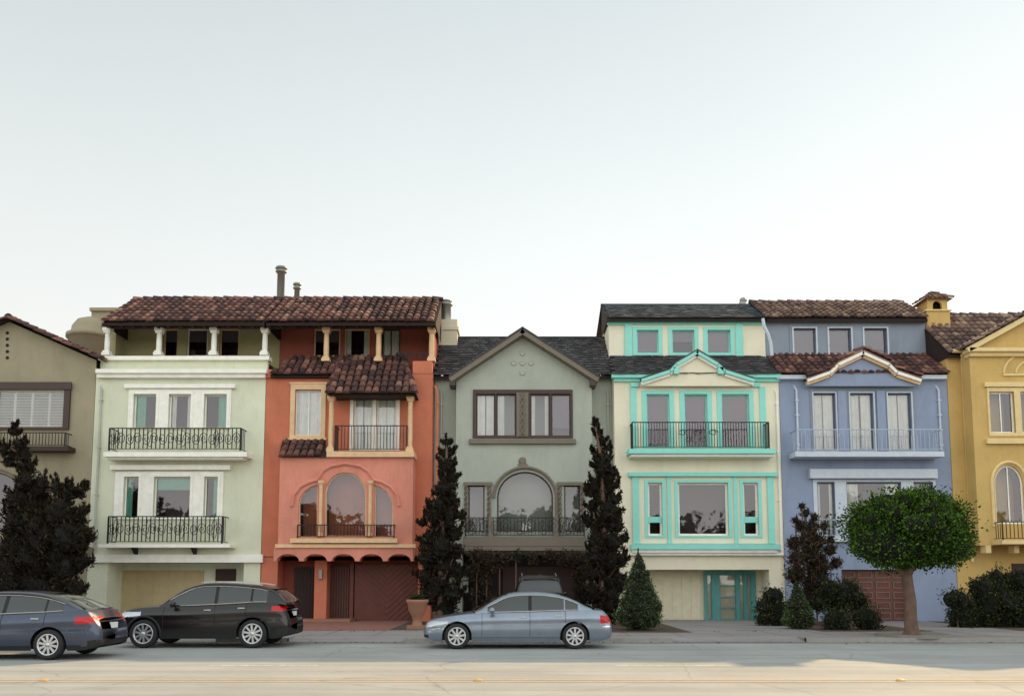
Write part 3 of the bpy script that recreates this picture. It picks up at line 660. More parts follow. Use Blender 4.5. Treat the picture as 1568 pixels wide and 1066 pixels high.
for A_,B_ in (((1282,552),(1322,533)),((1364,552),(1322,533)),((1236,576),(1276,562)),((1412,576),(1370,562))):
    a=S(*A_,Y-.4); b=S(*B_,Y-.4); ridge_tiles(pt,(a[0],Y-.4,a[1]),(b[0],Y-.4,b[1]),.12,.3)
q=RC(1290,872,1396,957,Y); zg=GZ+2.75
quad(w,(x0,Y+.004,GZ),(q[0],Y+.004,GZ),(q[0],Y+.004,zg+.01),(x0,Y+.004,zg+.01)); quad(w,(q[1],Y+.004,GZ),(x1,Y+.004,GZ),(x1,Y+.004,zg+.01),(q[1],Y+.004,zg+.01))
quad(w,(q[0],Y+.004,q[3]),(q[1],Y+.004,q[3]),(q[1],Y+.004,zg+.01),(q[0],Y+.004,zg+.01))
gd=g.p('garage_door',M['redwood']); box(gd,q[0],q[1],Y+.25,Y+.35,GZ,q[3]+.1); rim(w,rect(q[0],q[1],GZ,q[3]),Y+.004,Y+.3)
gr=g.p('garage_door_panels',M['gg_trim'])
for i in range(4):
    for k in range(5):
        wx=(q[1]-q[0])/4; h=(q[3]-GZ)/5; xa=q[0]+i*wx+.07; za=GZ+k*h+.07
        A=rect(xa,xa+wx-.14,za,za+h-.14); ringp(gr,A,shrink(A,.035),Y+.225,Y+.25)
downpipe(g,1220,585,690,Y,'paleblue'); downpipe(g,1438,585,690,Y,'paleblue')
tube(g.p('scroll',M['paleblue']),[(S(a,b,Y+.4)[0],Y+.4,S(a,b,Y+.4)[1]) for a,b in ((1168,488),(1170,500),(1176,512),(1180,525),(1182,545))],.07,6)
g.done()

# ================================================================== HOUSE 6 yellow
def yellow(off,name,full=True):
    g=Group(name,(B56+4+off,Y+5,0)); x0,x1=B56+.01+off,B56+8.2+off
    w=g.p('walls',M['yellow']); zt=SZ(546,Y); quad(w,(x0,Y,GZ),(x1,Y,GZ),(x1,Y,zt),(x0,Y,zt)); body(w,x0,x1,Y,Y+11,GZ,zt)
    yr=Y+2.7; pitched(g,x0-.05,x1,Y-.3,SZ(541,Y-.3),yr,SZ(484,yr),'tile2',False,.3,.4,.13)
    Yb=Y-.75; bx0=SX(1492,690,Yb)+off; bx1=bx0+5.2; bc=(bx0+bx1)/2
    zc6=SZ(540,Yb); zb6=SZ(835,Yb); zp=SZ(478,Yb)
    fc=Facade(g,'bay_walls',[(bx0,zb6),(bx1,zb6),(bx1,zc6),(bc,zp-.1),(bx0,zc6)],Yb,M['yellow']); body(g.p('bay_walls'),bx0,bx1,Yb,Y+.02,zb6,zc6)
    quad(g.p('bay_walls'),(bx0,Yb,zb6),(bx1,Yb,zb6),(bx1,Y,zb6),(bx0,Y,zb6))
    wx0=SX(1512,630,Yb)+off; 
    for k in range(3):
        a=wx0+.08+k*1.25; pane(fc,g,a,a+1.0,SZ(663,Yb),SZ(600,Yb),'white',.06,1,0,'right' if k else None)
    panel(g,'surround',M['ytrim'],rect(wx0,wx0+3.72,SZ(668,Yb),SZ(594,Yb)),[rect(wx0+.08+k*1.25,wx0+1.08+k*1.25,SZ(663,Yb),SZ(600,Yb)) for k in range(3)],Yb,.05)
    t=g.p('trim',M['ytrim']); box(t,wx0-.15,wx0+3.9,Yb-.15,Yb+.01,SZ(680,Yb),SZ(672,Yb)); box(t,wx0-.1,wx0+3.85,Yb-.12,Yb+.01,SZ(593,Yb),SZ(586,Yb))
    ax=SX(1524,760,Yb)+off; A=arch(ax,ax+1.15,SZ(802,Yb),SZ(742,Yb),SZ(712,Yb)); ppane(fc,g,A,'white',.07,[ax+.58])
    A2=arch(ax+1.5,ax+3.0,SZ(802,Yb),SZ(742,Yb),SZ(706,Yb)); ppane(fc,g,A2,'white',.07,[ax+2.25])
    fc.done()
    for q in (A,A2):
        k=shrink(q,-.12); tube(t,[(a,Yb-.02,b) for a,b in k[1:]+k[:1]],.06,6)
    box(t,bx0-.12,bx1+.12,Yb-.3,Yb+.3,zc6-.02,zc6+.13); box(t,bx0-.05,bx1+.05,Yb-.15,Yb+.3,zc6-.18,zc6-.021)
    for sg in (0,1):
        A_=(bx0-.25,zc6+.12) if not sg else (bx1+.25,zc6+.12)
        beam(t,(A_[0],Yb-.3,A_[1]),(bc,Yb-.3,zp),.12,.2) if not sg else beam(t,(bc,Yb-.3,zp),(A_[0],Yb-.3,A_[1]),.12,.2)
        tile_field(g.p('bay_tiles',M['tile2']),(A_[0],Yb-.35,A_[1]+.05),(A_[0],Y+2.6,A_[1]+.05),(bc,Yb-.35,zp+.05),(bc,Y+2.6,zp+.05),.3,.4,.13,False,g.p('roof_deck'))
    fx=bc; fz=SZ(572,Yb)
    for R in (.9,.55): tube(t,[(fx+R*1.4*math.cos(math.pi*i/16),Yb-.02,fz+R*math.sin(math.pi*i/16)) for i in range(17)],.045,6)
    box(t,fx-1.3,fx+1.3,Yb-.06,Yb+.01,fz-.1,fz-.02)
    box(t,ax-.2,ax+3.3,Yb-.65,Yb+.01,SZ(834,Yb),SZ(828,Yb))
    railing(g,ax-.15,ax+3.2,SZ(828,Yb),SZ(800,Yb),Yb-.6,Yb,'iron',sp=.15)
    for i in range(5): box(t,bx0+.2+i*1.1,bx0+.4+i*1.1,Yb-.1,Yb+.3,zb6-.3,zb6-.003)
    box(g.p('garage_door',M['wood']),x0+2.2,x0+5,Y-.06,Y-.01,GZ,GZ+2.3)
    tube(g.p('gutter',M['ytrim']),[(x0+.1,Y-.35,SZ(541,Y)),(x0+.7,Y-.35,SZ(541,Y)-.02)],.08,6)
    tube(g.p('corner_pipe',M['ytrim']),[(x0+.5,Y-.3,SZ(545,Y)),(x0+.6,Y-.1,SZ(556,Y)),(x0+.6,Y-.1,SZ(860,Y))],.06,6)
    Yh=Y+2.2; cx=SX(1427,465,Yh)+off
    if full:
        c=g.p('chimney',M['yellow']); w_=.5; z0=SZ(500,Yh)-.5; z1=SZ(482,Yh); z2=SZ(464,Yh)
        box(c,cx-w_,cx+w_,Yh-w_,Yh+w_,z0,z1)
        box(g.p('chimney_trim',M['ytrim']),cx-w_-.06,cx+w_+.06,Yh-w_-.06,Yh+w_+.06,z1,z1+.06)
        fch=Facade(g,'chimney',rect(cx-w_+.06,cx+w_-.06,z1+.06,z2),Yh-w_+.05,M['yellow'],.12); ho=arch(cx-.2,cx+.2,z1+.08,z1+.25,z2-.06,8); fch.h.append(ho); fch.done()
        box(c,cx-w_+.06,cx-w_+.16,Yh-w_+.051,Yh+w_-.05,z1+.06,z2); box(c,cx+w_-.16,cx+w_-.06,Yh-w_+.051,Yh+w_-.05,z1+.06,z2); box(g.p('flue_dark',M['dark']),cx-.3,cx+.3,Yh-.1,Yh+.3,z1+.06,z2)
        zt2=SZ(449,Yh); tl=g.p('chimney_tiles',M['tile2']); e=w_+.12; un=g.p('chimney_cap',M['clay'])
        un.add([(cx-e,Yh-e,z2),(cx+e,Yh-e,z2),(cx+e,Yh+e,z2),(cx-e,Yh+e,z2),(cx,Yh,zt2)],[(0,1,2,3),(0,1,4),(1,2,4),(2,3,4),(3,0,4)])
        for a,b in (((-e,-e),(e,-e)),((e,-e),(e,e)),((-e,e),(-e,-e))):
            tile_field(tl,(cx+a[0],Yh+a[1],z2+.02),(cx+b[0],Yh+b[1],z2+.02),(cx,Yh,zt2),(cx,Yh,zt2),.2,.24,.075,False)
        for a,b in ((-e,-e),(e,-e)): ridge_tiles(tl,(cx+a,Yh+b,z2+.03),(cx,Yh,zt2+.02),.08,.25)
        lathe(g.p('chimney_finial',M['clay']),[(.1,0),(.12,.06),(.001,.14)],(cx,Yh,zt2-.03),8)
    g.done()
yellow(0,'yellow_townhouse'); yellow(8.3,'yellow_townhouse.001',False); yellow(16.6,'yellow_townhouse.002',False)

# ================================================================== HOUSE 0 olive
g=Group('olive_townhouse',(B01-3.5,Y+5,0)); x1=B01-.01; x0=x1-7.4
w=g.p('walls',M['olive']); zt=SZ(552,Y); pk=S(12,492,Y); body(w,x0,x1,Y,Y+11,GZ,zt-.3)
fc=Facade(g,'walls',[(x0,GZ+2.9),(x1,GZ+2.9),(x1,zt),(pk[0],pk[1]),(x0,zt)],Y,M['olive'])
winset(fc,g,(-60,586,108,658),[(-54,597,-14,654),(-8,597,99,654)],'brown','white',['shutter','shutter'],sill=False,t=.1,fw=.05)
A=arch(SX(-60,760,Y),SX(30,760,Y),SZ(815,Y),SZ(755,Y),SZ(722,Y)); ppane(fc,g,A,'brown',.06,[SX(-15,760,Y)]); fc.done()
k=shrink(A,-.1); tube(g.p('trim',M['otrim']),[(a,Y-.02,b) for a,b in k[1:]+k[:1]],.05,6)
pb(g.p('lintel',M['brown']),-66,585,109,596,Y-.16,Y-.101)
pb(g.p('balcony',M['wood']),-70,683,104,690,Y-.6,Y+.01); railing(g,SX(-68,672,Y-.5),SX(100,672,Y-.5),SZ(684,Y-.5),SZ(662,Y-.5),Y-.5,Y,sp=.13)
pb(g.p('trim'),-150,838,141,848,Y-.15,Y+.01)
quad(w,(x0,Y+.004,GZ),(x1,Y+.004,GZ),(x1,Y+.004,GZ+2.91),(x0,Y+.004,GZ+2.91)); box(g.p('garage_door',M['wood']),x0+2,x0+5,Y-.05,Y,GZ,GZ+2.3)
Yq=Y-.35; pk2=S(12,486,Yq); ev=S(154,549,Yq); 
tl=g.p('roof_tiles',M['tile'])
for sg in (1,-1):
    ex=pk2[0]+sg*(ev[0]-pk2[0]); 
    tile_field(tl,(ex,Yq,ev[1]),(ex,Y+8,ev[1]),(pk2[0],Yq,pk2[1]),(pk2[0],Y+8,pk2[1]),.3,.4,.13,False,g.p('roof_deck',M['under']))
    ridge_tiles(tl,(ex,Yq,ev[1]-.02),(pk2[0],Yq,pk2[1]-.02),.13)
ridge_tiles(tl,(pk2[0],Yq,pk2[1]),(pk2[0],Y+8,pk2[1]),.15)
vv=g.p('gable_vents',M['dark'])
for i in range(5): lathe(vv,[(.001,-.01),(.07,-.01),(.07,.0)],(SX(12,500+i*10,Y),Y-.01,SZ(510+i*9.5,Y)),8,'Y')
Yt=Y+5.5; tp=g.p('stair_turret',M['olive'])
lathe(g.p('stair_turret_dome',M['olive'],True),[(1.05,-2.5),(1.05,.1),(1.15,.12),(1.15,.3),(.95,.36),(.9,.7),(.7,1.0),(.35,1.15),(.001,1.18)],(SX(142,510,Yt),Yt,SZ(524,Yt)),24)
pb(tp,140,484,178,540,Yt-.5,Yt+1.5); pb(tp,137,471,180,476,Yt-.4,Yt+1.4); pb(tp,140,476.3,178,484,Yt-.3,Yt+1.3)
downpipe(g,151,585,840,Y,'pipe')
g.done()

# ================================================================== vegetation
def leafobj(cent,dirs,ln,wd,mat,nm):
    n=len(cent); d=dirs/np.linalg.norm(dirs,axis=1)[:,None]; r=rng.normal(size=(n,3)); s=np.cross(d,r); s/=np.linalg.norm(s,axis=1)[:,None]
    ln=np.asarray(ln).reshape(-1,1); wd=np.asarray(wd).reshape(-1,1)
    v=np.empty((n,4,3)); v[:,0]=cent-d*ln*.5; v[:,1]=cent+s*wd*.5; v[:,2]=cent+d*ln*.5; v[:,3]=cent-s*wd*.5
    me=bpy.data.meshes.new(nm); me.vertices.add(4*n); me.vertices.foreach_set('co',v.astype(np.float32).ravel())
    me.loops.add(4*n); me.loops.foreach_set('vertex_index',np.arange(4*n,dtype=np.int32))
    me.polygons.add(n); me.polygons.foreach_set('loop_start',np.arange(0,4*n,4,dtype=np.int32))
    try: me.polygons.foreach_set('loop_total',np.full(n,4,dtype=np.int32))
    except Exception: pass
    me.materials.append(mat); me.update(calc_edges=True); return me
def lumps(dirs,seed,amp):
    r=np.random.default_rng(seed); o=np.zeros(len(dirs))
    for i in range(7):
        k=r.normal(size=3)*(2.5+i*1.2); o+=np.sin(dirs@k+r.uniform(0,6))*amp/(1+i*.35)
    return o
def ico(p,c,r,seed,amp=.08,nu=14,nv=9):
    vs=[]
    for i in range(nv+1):
        ph=math.pi*i/nv
        for j in range(nu):
            t=2*math.pi*j/nu; d=np.array([math.sin(ph)*math.cos(t),math.sin(ph)*math.sin(t),math.cos(ph)])
            k=1+lumps(d[None],seed,amp)[0]; vs.append((c[0]+d[0]*r[0]*k,c[1]+d[1]*r[1]*k,c[2]+d[2]*r[2]*k))
    p.add(vs,[(i*nu+j,i*nu+(j+1)%nu,(i+1)*nu+(j+1)%nu,(i+1)*nu+j) for i in range(nv) for j in range(nu)])
def foliage(g,clumps,mat,dens,ln,wd,amp=.1,up=.3,core=.75,shell=.3,name='foliage',stray=.06,corem='core'):
    cs=[];ds=[];
    for i,(c,r) in enumerate(clumps):
        area=4*math.pi*((r[0]*r[1])**1.6/3+(r[0]*r[2])**1.6/3+(r[1]*r[2])**1.6/3)**(1/1.6); n=max(30,int(area*dens))
        d=rng.normal(size=(n,3)); d/=np.linalg.norm(d,axis=1)[:,None]
        rad=(1-shell*rng.random(n)**1.4)*(1+lumps(d,i*13+5,amp)); st=rng.random(n)<stray; rad[st]*=1.08+.14*rng.random(st.sum())
        cs.append(np.array(c)+d*np.array(r)*rad[:,None]); o=d+rng.normal(size=(n,3))*.55; o[:,2]+=up; ds.append(o)
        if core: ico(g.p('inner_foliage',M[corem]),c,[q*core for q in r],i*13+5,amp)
    c=np.vstack(cs); d=np.vstack(ds); n=len(c); k=.6+.8*rng.random(n)
    g.extra.append((leafobj(c,d,ln*k,wd*k,mat,name),name))
def clumpsfrom(lst,Yd,jit=.25,flat=1.0):
    out=[]
    for (px,py,r) in lst:
        yy=Yd+random.uniform(-jit,jit); x,z=S(px,py,yy); R=r*yy/FPX; out.append(((x,yy,z),(R,R*flat,R*1.05)))
    return out
def juniper(name,lst,Yd,trunkpts):
    c=clumpsfrom(lst,Yd,.3); bxp=S(trunkpts[0][0],trunkpts[0][1],Yd)[0]
    g=Group(name,(bxp,Yd,GZ)); 
    tp=[(S(a,b,Yd)[0],Yd,max(GZ,S(a,b,Yd)[1])) for a,b in trunkpts]; tube(g.p('trunk',M['bark']),tp,.16,8,.03)
    for i in range(0,len(c),2):
        q=min(tp,key=lambda t:abs(t[2]-(c[i][0][2]-.3))); tube(g.p('limbs',M['bark']),[q,c[i][0]],.05,5,.02)
    ex=[]
    for (cc,r) in c:
        for k in range(3):
            an=random.uniform(-.5,3.6); R=r[0]; s=R*random.uniform(.16,.34)
            for m_ in range(3):
                f=.85+m_*.28
                ex.append(((cc[0]+math.cos(an)*R*f,cc[1]+random.uniform(-.3,.3)*R,cc[2]+math.sin(an)*R*f+m_*.05),(s*(1-.22*m_),s*(1-.22*m_),s*1.5)))
    foliage(g,c,M['leaf_j'],250,.19,.05,.18,.8,.76,.5)
    foliage(g,ex,M['leaf_j'],230,.17,.045,.2,1.1,0,.8,'sprays')
    g.done()
juniper('juniper_tree',[(22,650,4),(24,662,7),(28,680,9),(36,698,11),(42,716,12),(40,738,14),(8,690,8),(14,708,9),(62,748,16),(88,746,11),(104,756,12),(122,757,8),(131,748,5),(30,765,18),(60,780,26),(92,785,24),(114,795,16),(128,782,6),(35,800,26),(65,815,30),(100,825,28),(122,830,15),(132,812,6),(25,840,26),(60,855,36),(98,862,30),(122,862,12),(20,880,24),(55,895,36),(95,900,28),(117,900,12),(5,895,20),(60,935,30),(90,935,24)],31,[(62,985),(62,900),(55,820),(45,750),(30,690),(24,660)])
juniper('juniper_tree.001',[(684,678,6),(686,694,10),(682,712,12),(688,730,12),(680,750,14),(690,765,12),(672,772,11),(656,775,5),(664,790,11),(688,790,16),(706,792,5),(648,800,7),(672,810,16),(694,818,14),(655,825,12),(675,838,19),(698,845,12),(654,855,14),(678,868,20),(698,875,12),(652,885,14),(672,898,20),(693,905,14),(655,915,14),(680,930,17)],31.6,[(674,985),(674,900),(678,800),(684,700)])
juniper('juniper_tree.002',[(911,650,4),(916,662,6),(921,676,8),(930,686,5),(917,694,9),(930,704,8),(921,716,12),(938,722,8),(928,736,13),(910,742,10),(943,742,7),(903,756,6),(925,758,16),(942,766,9),(908,775,10),(932,782,16),(902,800,8),(922,804,17),(944,806,12),(912,828,15),(936,832,17),(955,826,5),(908,850,12),(930,858,20),(950,858,10),(905,875,14),(928,885,21),(948,888,12),(892,885,6),(905,908,15),(930,915,20),(920,940,20)],31.6,[(922,985),(922,900),(925,800),(920,700),(913,660)])
# round topiary tree
Yt=25.3; cx,cz=S(1390,812,Yt); g=Group('topiary_tree',(cx+.1,Yt,GZ)); 
cl=[((cx,Yt,cz+.02),(1.74,1.55,1.12)),((cx-.8,Yt-.3,cz-.38),(.92,1.0,.76)),((cx+.78,Yt-.2,cz-.36),(.92,1.0,.76)),((cx+.1,Yt,cz+.32),(1.25,1.2,.9)),((cx+.0,Yt-.3,cz-.52),(1.1,1.0,.6))]
for k in range(34):
    an=random.uniform(0,2*math.pi); el=random.uniform(-.42,1.3); s=random.uniform(.22,.42)
    cl.append(((cx+1.46*math.cos(an)*math.cos(el),Yt+1.4*math.sin(an)*math.cos(el),cz-.06+1.0*math.sin(el)),(s,s,s*.8)))
foliage(g,cl,M['leaf_t'],380,.085,.055,.07,.25,.84,.22,stray=.09)
tx=S(1397,975,Yt)[0]
tube(g.p('trunk',M['bark'],True),[(tx,Yt,GZ),(tx-.03,Yt,GZ+.5),(tx-.01,Yt,GZ+1.0),(tx-.06,Yt,GZ+1.5),(tx-.1,Yt,GZ+2.1)],.2,10,.14)
tube(g.p('trunk'),[(tx,Yt,GZ-.02),(tx,Yt,GZ+.2)],.3,10,.2)
for dx,dy,dz in ((-1,0,1),(.9,.3,1),(.2,-.8,1),(-.4,.7,1.1),(.5,-.2,1.3)): tube(g.p('limbs',M['bark']),[(tx-.08,Yt,GZ+1.7),(tx-.08+dx*.5,Yt+dy*.5,GZ+2.3),(tx+dx,Yt+dy,GZ+2.2+dz*.9)],.1,6,.04)
g.done()
def cone_topiary(name,px,ptop,pbot,pw,Yd,mat):
    x=SX(px,(ptop+pbot)/2,Yd); zt=SZ(ptop,Yd); zb=GZ; R=pw/2*Yd/FPX; g=Group(name,(x,Yd,GZ)); cl=[]
    H=zt-zb
    for i in range(11):
        f=i/10; rr=R*(1-f)**.8*(.93 if i else .8)+.03; z=zb+.12*H+f*H*.86; cl.append(((x+random.uniform(-.04,.04),Yd,z),(rr,rr,H*.1+.03)))
    for i in range(14):
        f=random.uniform(0,.75); rr=R*(1-f)**.8*.85; an=random.uniform(0,6.28); s=R*random.uniform(.16,.26)*(1-f*.5); cl.append(((x+rr*math.cos(an),Yd+rr*math.sin(an),zb+.14*H+f*H*.86),(s,s,s)))
    foliage(g,cl,mat,500,.06,.035,.08,.6,.85,.2); tube(g.p('trunk',M['bark']),[(x,Yd,GZ),(x,Yd,GZ+.4)],.07,6); g.done()
cone_topiary('cone_topiary',979,848,968,78,28.2,M['leaf_c']); cone_topiary('cone_topiary.001',1221,893,962,52,29,M['leaf_c'])
def shrub(name,lst,Yd,mat='leaf_b',ln=.08,wd=.045,dens=380,jit=.2,corem='core'):
    c=clumpsfrom(lst,Yd,jit); g=Group(name,(c[0][0][0],Yd,GZ)); foliage(g,c,M[mat],dens,ln,wd,.18,.5,.7,.4,stray=.12)
    for cc,r in c[:4]: tube(g.p('stems',M['bark']),[(cc[0],cc[1],GZ),(cc[0],cc[1],cc[2])],.03,5)
    g.done()
shrub('tall_shrub',[(1228,775,5),(1234,786,7),(1246,792,7),(1218,796,6),(1226,806,9),(1244,808,11),(1262,806,7),(1234,824,13),(1216,832,10),(1254,828,12),(1272,826,7),(1240,844,17),(1272,842,10),(1222,856,15),(1254,866,20),(1280,862,9),(1220,880,15),(1250,893,20),(1240,915,20)],31.5,'leaf_r',.16,.035,300)
shrub('shrub',[(1185,915,16),(1172,930,15),(1195,932,15),(1168,948,12),(1190,950,14)],31)
shrub('shrub.001',[(1268,905,20),(1300,908,20),(1285,925,20),(1315,925,16),(1255,925,14)],31)
shrub('round_shrub',[(1284,952,20),(1278,958,16)],28.5); shrub('round_shrub.001',[(1328,950,20),(1335,957,15)],28.5)
shrub('hedge',[(1465,920,18),(1478,935,20),(1500,900,20),(1520,890,18),(1545,893,20),(1565,890,18),(1510,925,24),(1540,920,24),(1565,920,24),(1470,950,20),(1500,950,22),(1535,950,22),(1565,950,22),(1590,920,28)],30)
shrub('climbing_ivy',[(730,852,12),(745,858,14),(765,856,12),(790,852,9),(815,854,10),(840,852,10),(862,856,12),(882,858,13),(725,875,12),(738,890,14),(748,870,10),(735,915,16),(750,930,16),(885,880,10),(888,900,10)],33.3,'leaf_r',.1,.05,330)
shrub('shrub.002',[(8,895,20),(20,920,22),(-10,920,22)],30.5,'leaf_j')
# distant park trees behind the viewpoint (seen in the window reflections)
g=Group('tree_row',(0,-48,0)); cl=[]
x=-75
while x<75:
    h=random.uniform(9,15); r=random.uniform(2.4,4.4); tube(g.p('trunks',M['bark']),[(x,-48,0),(x,-48,h*.6)],.3,6,.15)
    for k in range(5): cl.append(((x+random.uniform(-1.5,1.5),-48+random.uniform(-1.5,1.5),h*random.uniform(.4,.8)),(r*.7,r*.7,r*.6)))
    x+=random.uniform(3.5,8)
foliage(g,cl,M['leaf_b'],6,.8,.5,.2,.2,.8,.4); g.done()

# ================================================================== planter
g=Group('stone_planter',(SX(639,945,29),29,GZ)); x=SX(639,945,29)
lathe(g.p('urn',M['clay'],True),[(.001,0),(.26,0),(.26,.08),(.17,.12),(.15,.3),(.2,.45),(.3,.62),(.34,.85),(.38,.9),(.38,.98),(.33,.98),(.3,.9),(.001,.88)],(x,29,GZ),20)
box(g.p('plinth',M['clay']),x-.32,x+.32,28.68,29.32,GZ-.01,GZ+.12)
foliage(g,[((x,29,GZ+1.02),(.26,.26,.14))],M['leaf_b'],400,.1,.04,.2,.6,.6,.4); g.done()

# ================================================================== cars
def hermite(pts):
    xs=np.array([p[0] for p in pts],float); ys=np.array([p[1] for p in pts],float)
    d=np.diff(ys)/np.diff(xs); m=np.zeros(len(xs)); m[0]=d[0]; m[-1]=d[-1]
    for i in range(1,len(xs)-1): m[i]=0 if d[i-1]*d[i]<=0 else 2*d[i-1]*d[i]/(d[i-1]+d[i])
    def f(x):
        x=min(max(x,xs[0]),xs[-1]); i=min(int(np.searchsorted(xs,x,side='right'))-1,len(xs)-2); h=xs[i+1]-xs[i]; t=(x-xs[i])/h
        return float((2*t**3-3*t*t+1)*ys[i]+(t**3-2*t*t+t)*h*m[i]+(-2*t**3+3*t*t)*ys[i+1]+(t**3-t*t)*h*m[i+1])
    return f
def car(name,loc,rz,sp):
    g=Group(name,loc,rz,True); L=sp['L']; hL=L/2; W=sp['W']; belt=hermite(sp['belt']); roof=hermite(sp['roof']); z0=sp.get('z0',.2); H=max(p[1] for p in sp['roof'])
    wr=sp['wr']; ar=wr+.055; wx=sp['wheels']; suv=sp.get('suv',False)
    P=g.p('body',M[sp['paint']],True); P.mats=[M[sp['paint']],M['cglass'],M['black'],M['lampg'],M['tail'],M['chrome'],M['plate']]
    xs=list(np.linspace(-hL,hL,int(L/.045)))
    for e in (-1,1): xs+=[e*(hL-s) for s in (.004,.012,.025,.06)]
    for w_ in wx: xs+=[w_+ar*math.cos(a) for a in np.linspace(0,math.pi,22)]+[w_-ar-.002,w_+ar+.002]
    xs=sorted(set(round(x,4) for x in xs)); nz=22
    def plan(x):
        s=hL-abs(x); return W*((.88 if x>0 else .9)+(.12 if x>0 else .1)*min(1,s/1.1)**.6)*(.74+.26*(1-(1-min(s/.3,1))**2)**.5)
    sh=hermite([(0,.93),(.15,.972),(.42,1.0),(.62,.992),(.72,1.0),(.85,.975),(1,.90)])
    def zbot(x):
        e=hL-abs(x); z=z0+.10*max(0,1-e/.45)**2
        for w_ in wx:
            d=abs(x-w_)
            if d<ar: z=max(z,wr+math.sqrt(max(ar*ar-d*d,0)))
        return z
    def surf(x,z):
        b=belt(x); return plan(x)*sh(min(max((z-z0)/(b-z0),0),1))
    def xshift(x,z):
        wg=max(0,(abs(x)-(hL-.5))/.5); wg=wg*wg
        k=.16 if not suv else .12
        return -math.copysign(1,x)*wg*(k*max(0,(z-.52)/.4)**2+.05*max(0,(.42-z)/.2)**2)
    secs=[]
    for x in xs:
        zb=zbot(x); b=belt(x); zb=min(zb,b-.06); half=[]
        for i in range(nz+1):
            z=zb+(b-zb)*i/nz; half.append((x+xshift(x,z),surf(x,z),z))
        pw=surf(x,b)
        for f,dz in ((.93,.014),(.75,.03),(.5,.04),(.25,.046)): half.append((x+xshift(x,b),pw*f,b+dz))
        full=half+[(x+xshift(x,b),0,b+.048)]+[(a,-c,d) for a,c,d in reversed(half)]; secs.append(full)
    m=len(secs[0]); vs=[v for s in secs for v in s]; fs=[];mi=[]
    fn=sp['matfn']
    for i in range(len(xs)-1):
        for j in range(m-1):
            fs.append((i*m+j,i*m+j+1,(i+1)*m+j+1,(i+1)*m+j)); a=[vs[q] for q in fs[-1]]; c=[sum(q[k] for q in a)/4 for k in range(3)]; mi.append(fn(c[0],abs(c[1]),c[2],hL))
    for i in (0,len(xs)-1):
        for j in range(m//2):
            q=(i*m+j,i*m+j+1,i*m+m-2-j,i*m+m-1-j)
            if len(set(q))<4: continue
            fs.append(q); a=[vs[k] for k in q]; zc_=sum(k[2] for k in a)/4; mi.append(2 if zc_<.36 else fn(xs[i],0.0,zc_,hL))
    o=len(P.v); P.v+=vs; P.f+=[tuple(q+o for q in f) for f in fs]; P.mi+=mi
    dk=g.p('underbody',M['black']); box(dk,-hL+.25,hL-.25,-W+.28,W-.28,z0+.02,.55)
    xc,xf,xr_,xt=sp['xc'],sp['xf'],sp['xr'],sp['xt']; gx=sorted(set([round(v,4) for v in list(np.linspace(xt,xc,60))+[q for a in sp['side'] for q in a[:2]]+[xf,xr_]]))
    G=g.p('greenhouse',M[sp['paint']],True); G.mats=[M[sp['paint']],M['cglass'],M['black'],M['chrome']]
    wb_=W*.885; wt=sp['wt']; vs=[];secs=[]
    for x in gx:
        b=belt(x)+.005; zr_=max(roof(x),b+.002); hh=zr_-b
        def wg(z): return (wb_-(wb_-wt)*((z-b)/(H-b))**1.15) if z>b else wb_
        zw=b+hh*(1-min(.16,.07/max(hh,.05))) ; pl=plan(x)/W
        half=[(wg(b)*pl+.01,b-.03),(wg(b)*pl,b+.012*min(1,hh*8)),(wg(zw)*pl,zw),(wg(zr_)*pl-.012,zr_-.02*min(1,hh*5)),(wg(zr_)*pl*.93,zr_),(wg(zr_)*pl*.75,zr_+.018),(wg(zr_)*pl*.4,zr_+.03)]
        def bow(y):
            k=(1-(y/wb_)**2)
            if x>xf: return .14*k*min(1,(x-xf)/.3)
            if x<xr_: return -.08*k*min(1,(xr_-x)/.3)
            return 0
        half=[(x+(bow(a) if i>=4 else 0),a,c) for i,(a,c) in enumerate(half)]
        secs.append(half+[(x+bow(0),0,zr_+.034)]+[(a,-c,d) for a,c,d in reversed(half)])
    m=len(secs[0]); vs=[v for s in secs for v in s]; fs=[];mi=[]
    for i in range(len(gx)-1):
        xm=(gx[i]+gx[i+1])/2
        for j in range(m-1):
            k=j if j<m//2 else m-2-j
            fs.append((i*m+j,i*m+j+1,(i+1)*m+j+1,(i+1)*m+j))
            if k==0: mt=0
            elif k==1:
                mt=0
                for a in sp['side']:
                    if a[0]<=xm<=a[1]: mt=a[2]
            elif k in (2,): mt=2 if sp.get('blackframe') else 0
            elif k==3: mt=0
            else: mt=1 if (xm>xf or xm<xr_) else 0
            mi.append(mt)
    for i in (0,len(gx)-1):
        for j in range(m//2): fs.append((i*m+j,i*m+j+1,i*m+m-2-j,i*m+m-1-j)); mi.append(1 if j else 0)
    G.add(vs,[],0); G.f+=fs; G.mi+=mi
    for sg in (1,-1):
        ch=g.p('belt_trim',M['chrome' if sp.get('chrome',True) else 'black'])
        a0=min(a[0] for a in sp['side']); a1=max(a[1] for a in sp['side'])
        tube(ch,[(x,sg*(wb_*plan(x)/W+.012),belt(x)+.02) for x in np.linspace(a0,a1,20)],.011)
        pts=[]
        for x in np.linspace(a0,a1,26):
            b=belt(x)+.005; zr_=roof(x); hh=max(zr_-b,.03); zw=b+hh*(1-min(.16,.07/max(hh,.05))); pts.append((x,sg*((wb_-(wb_-wt)*((zw-b)/(H-b))**1.15)*plan(x)/W+.006),zw+.005))
        tube(ch,pts,.009)
        sm=g.p('door_seams',M['black'])
        for x in sp['seams']:
            zz=[z for z in np.linspace(z0+.12,belt(x)-.0,12) if z>zbot(x)+.01]
            tube(sm,[(x,sg*(surf(x,z)+.001),z) for z in zz],.007)
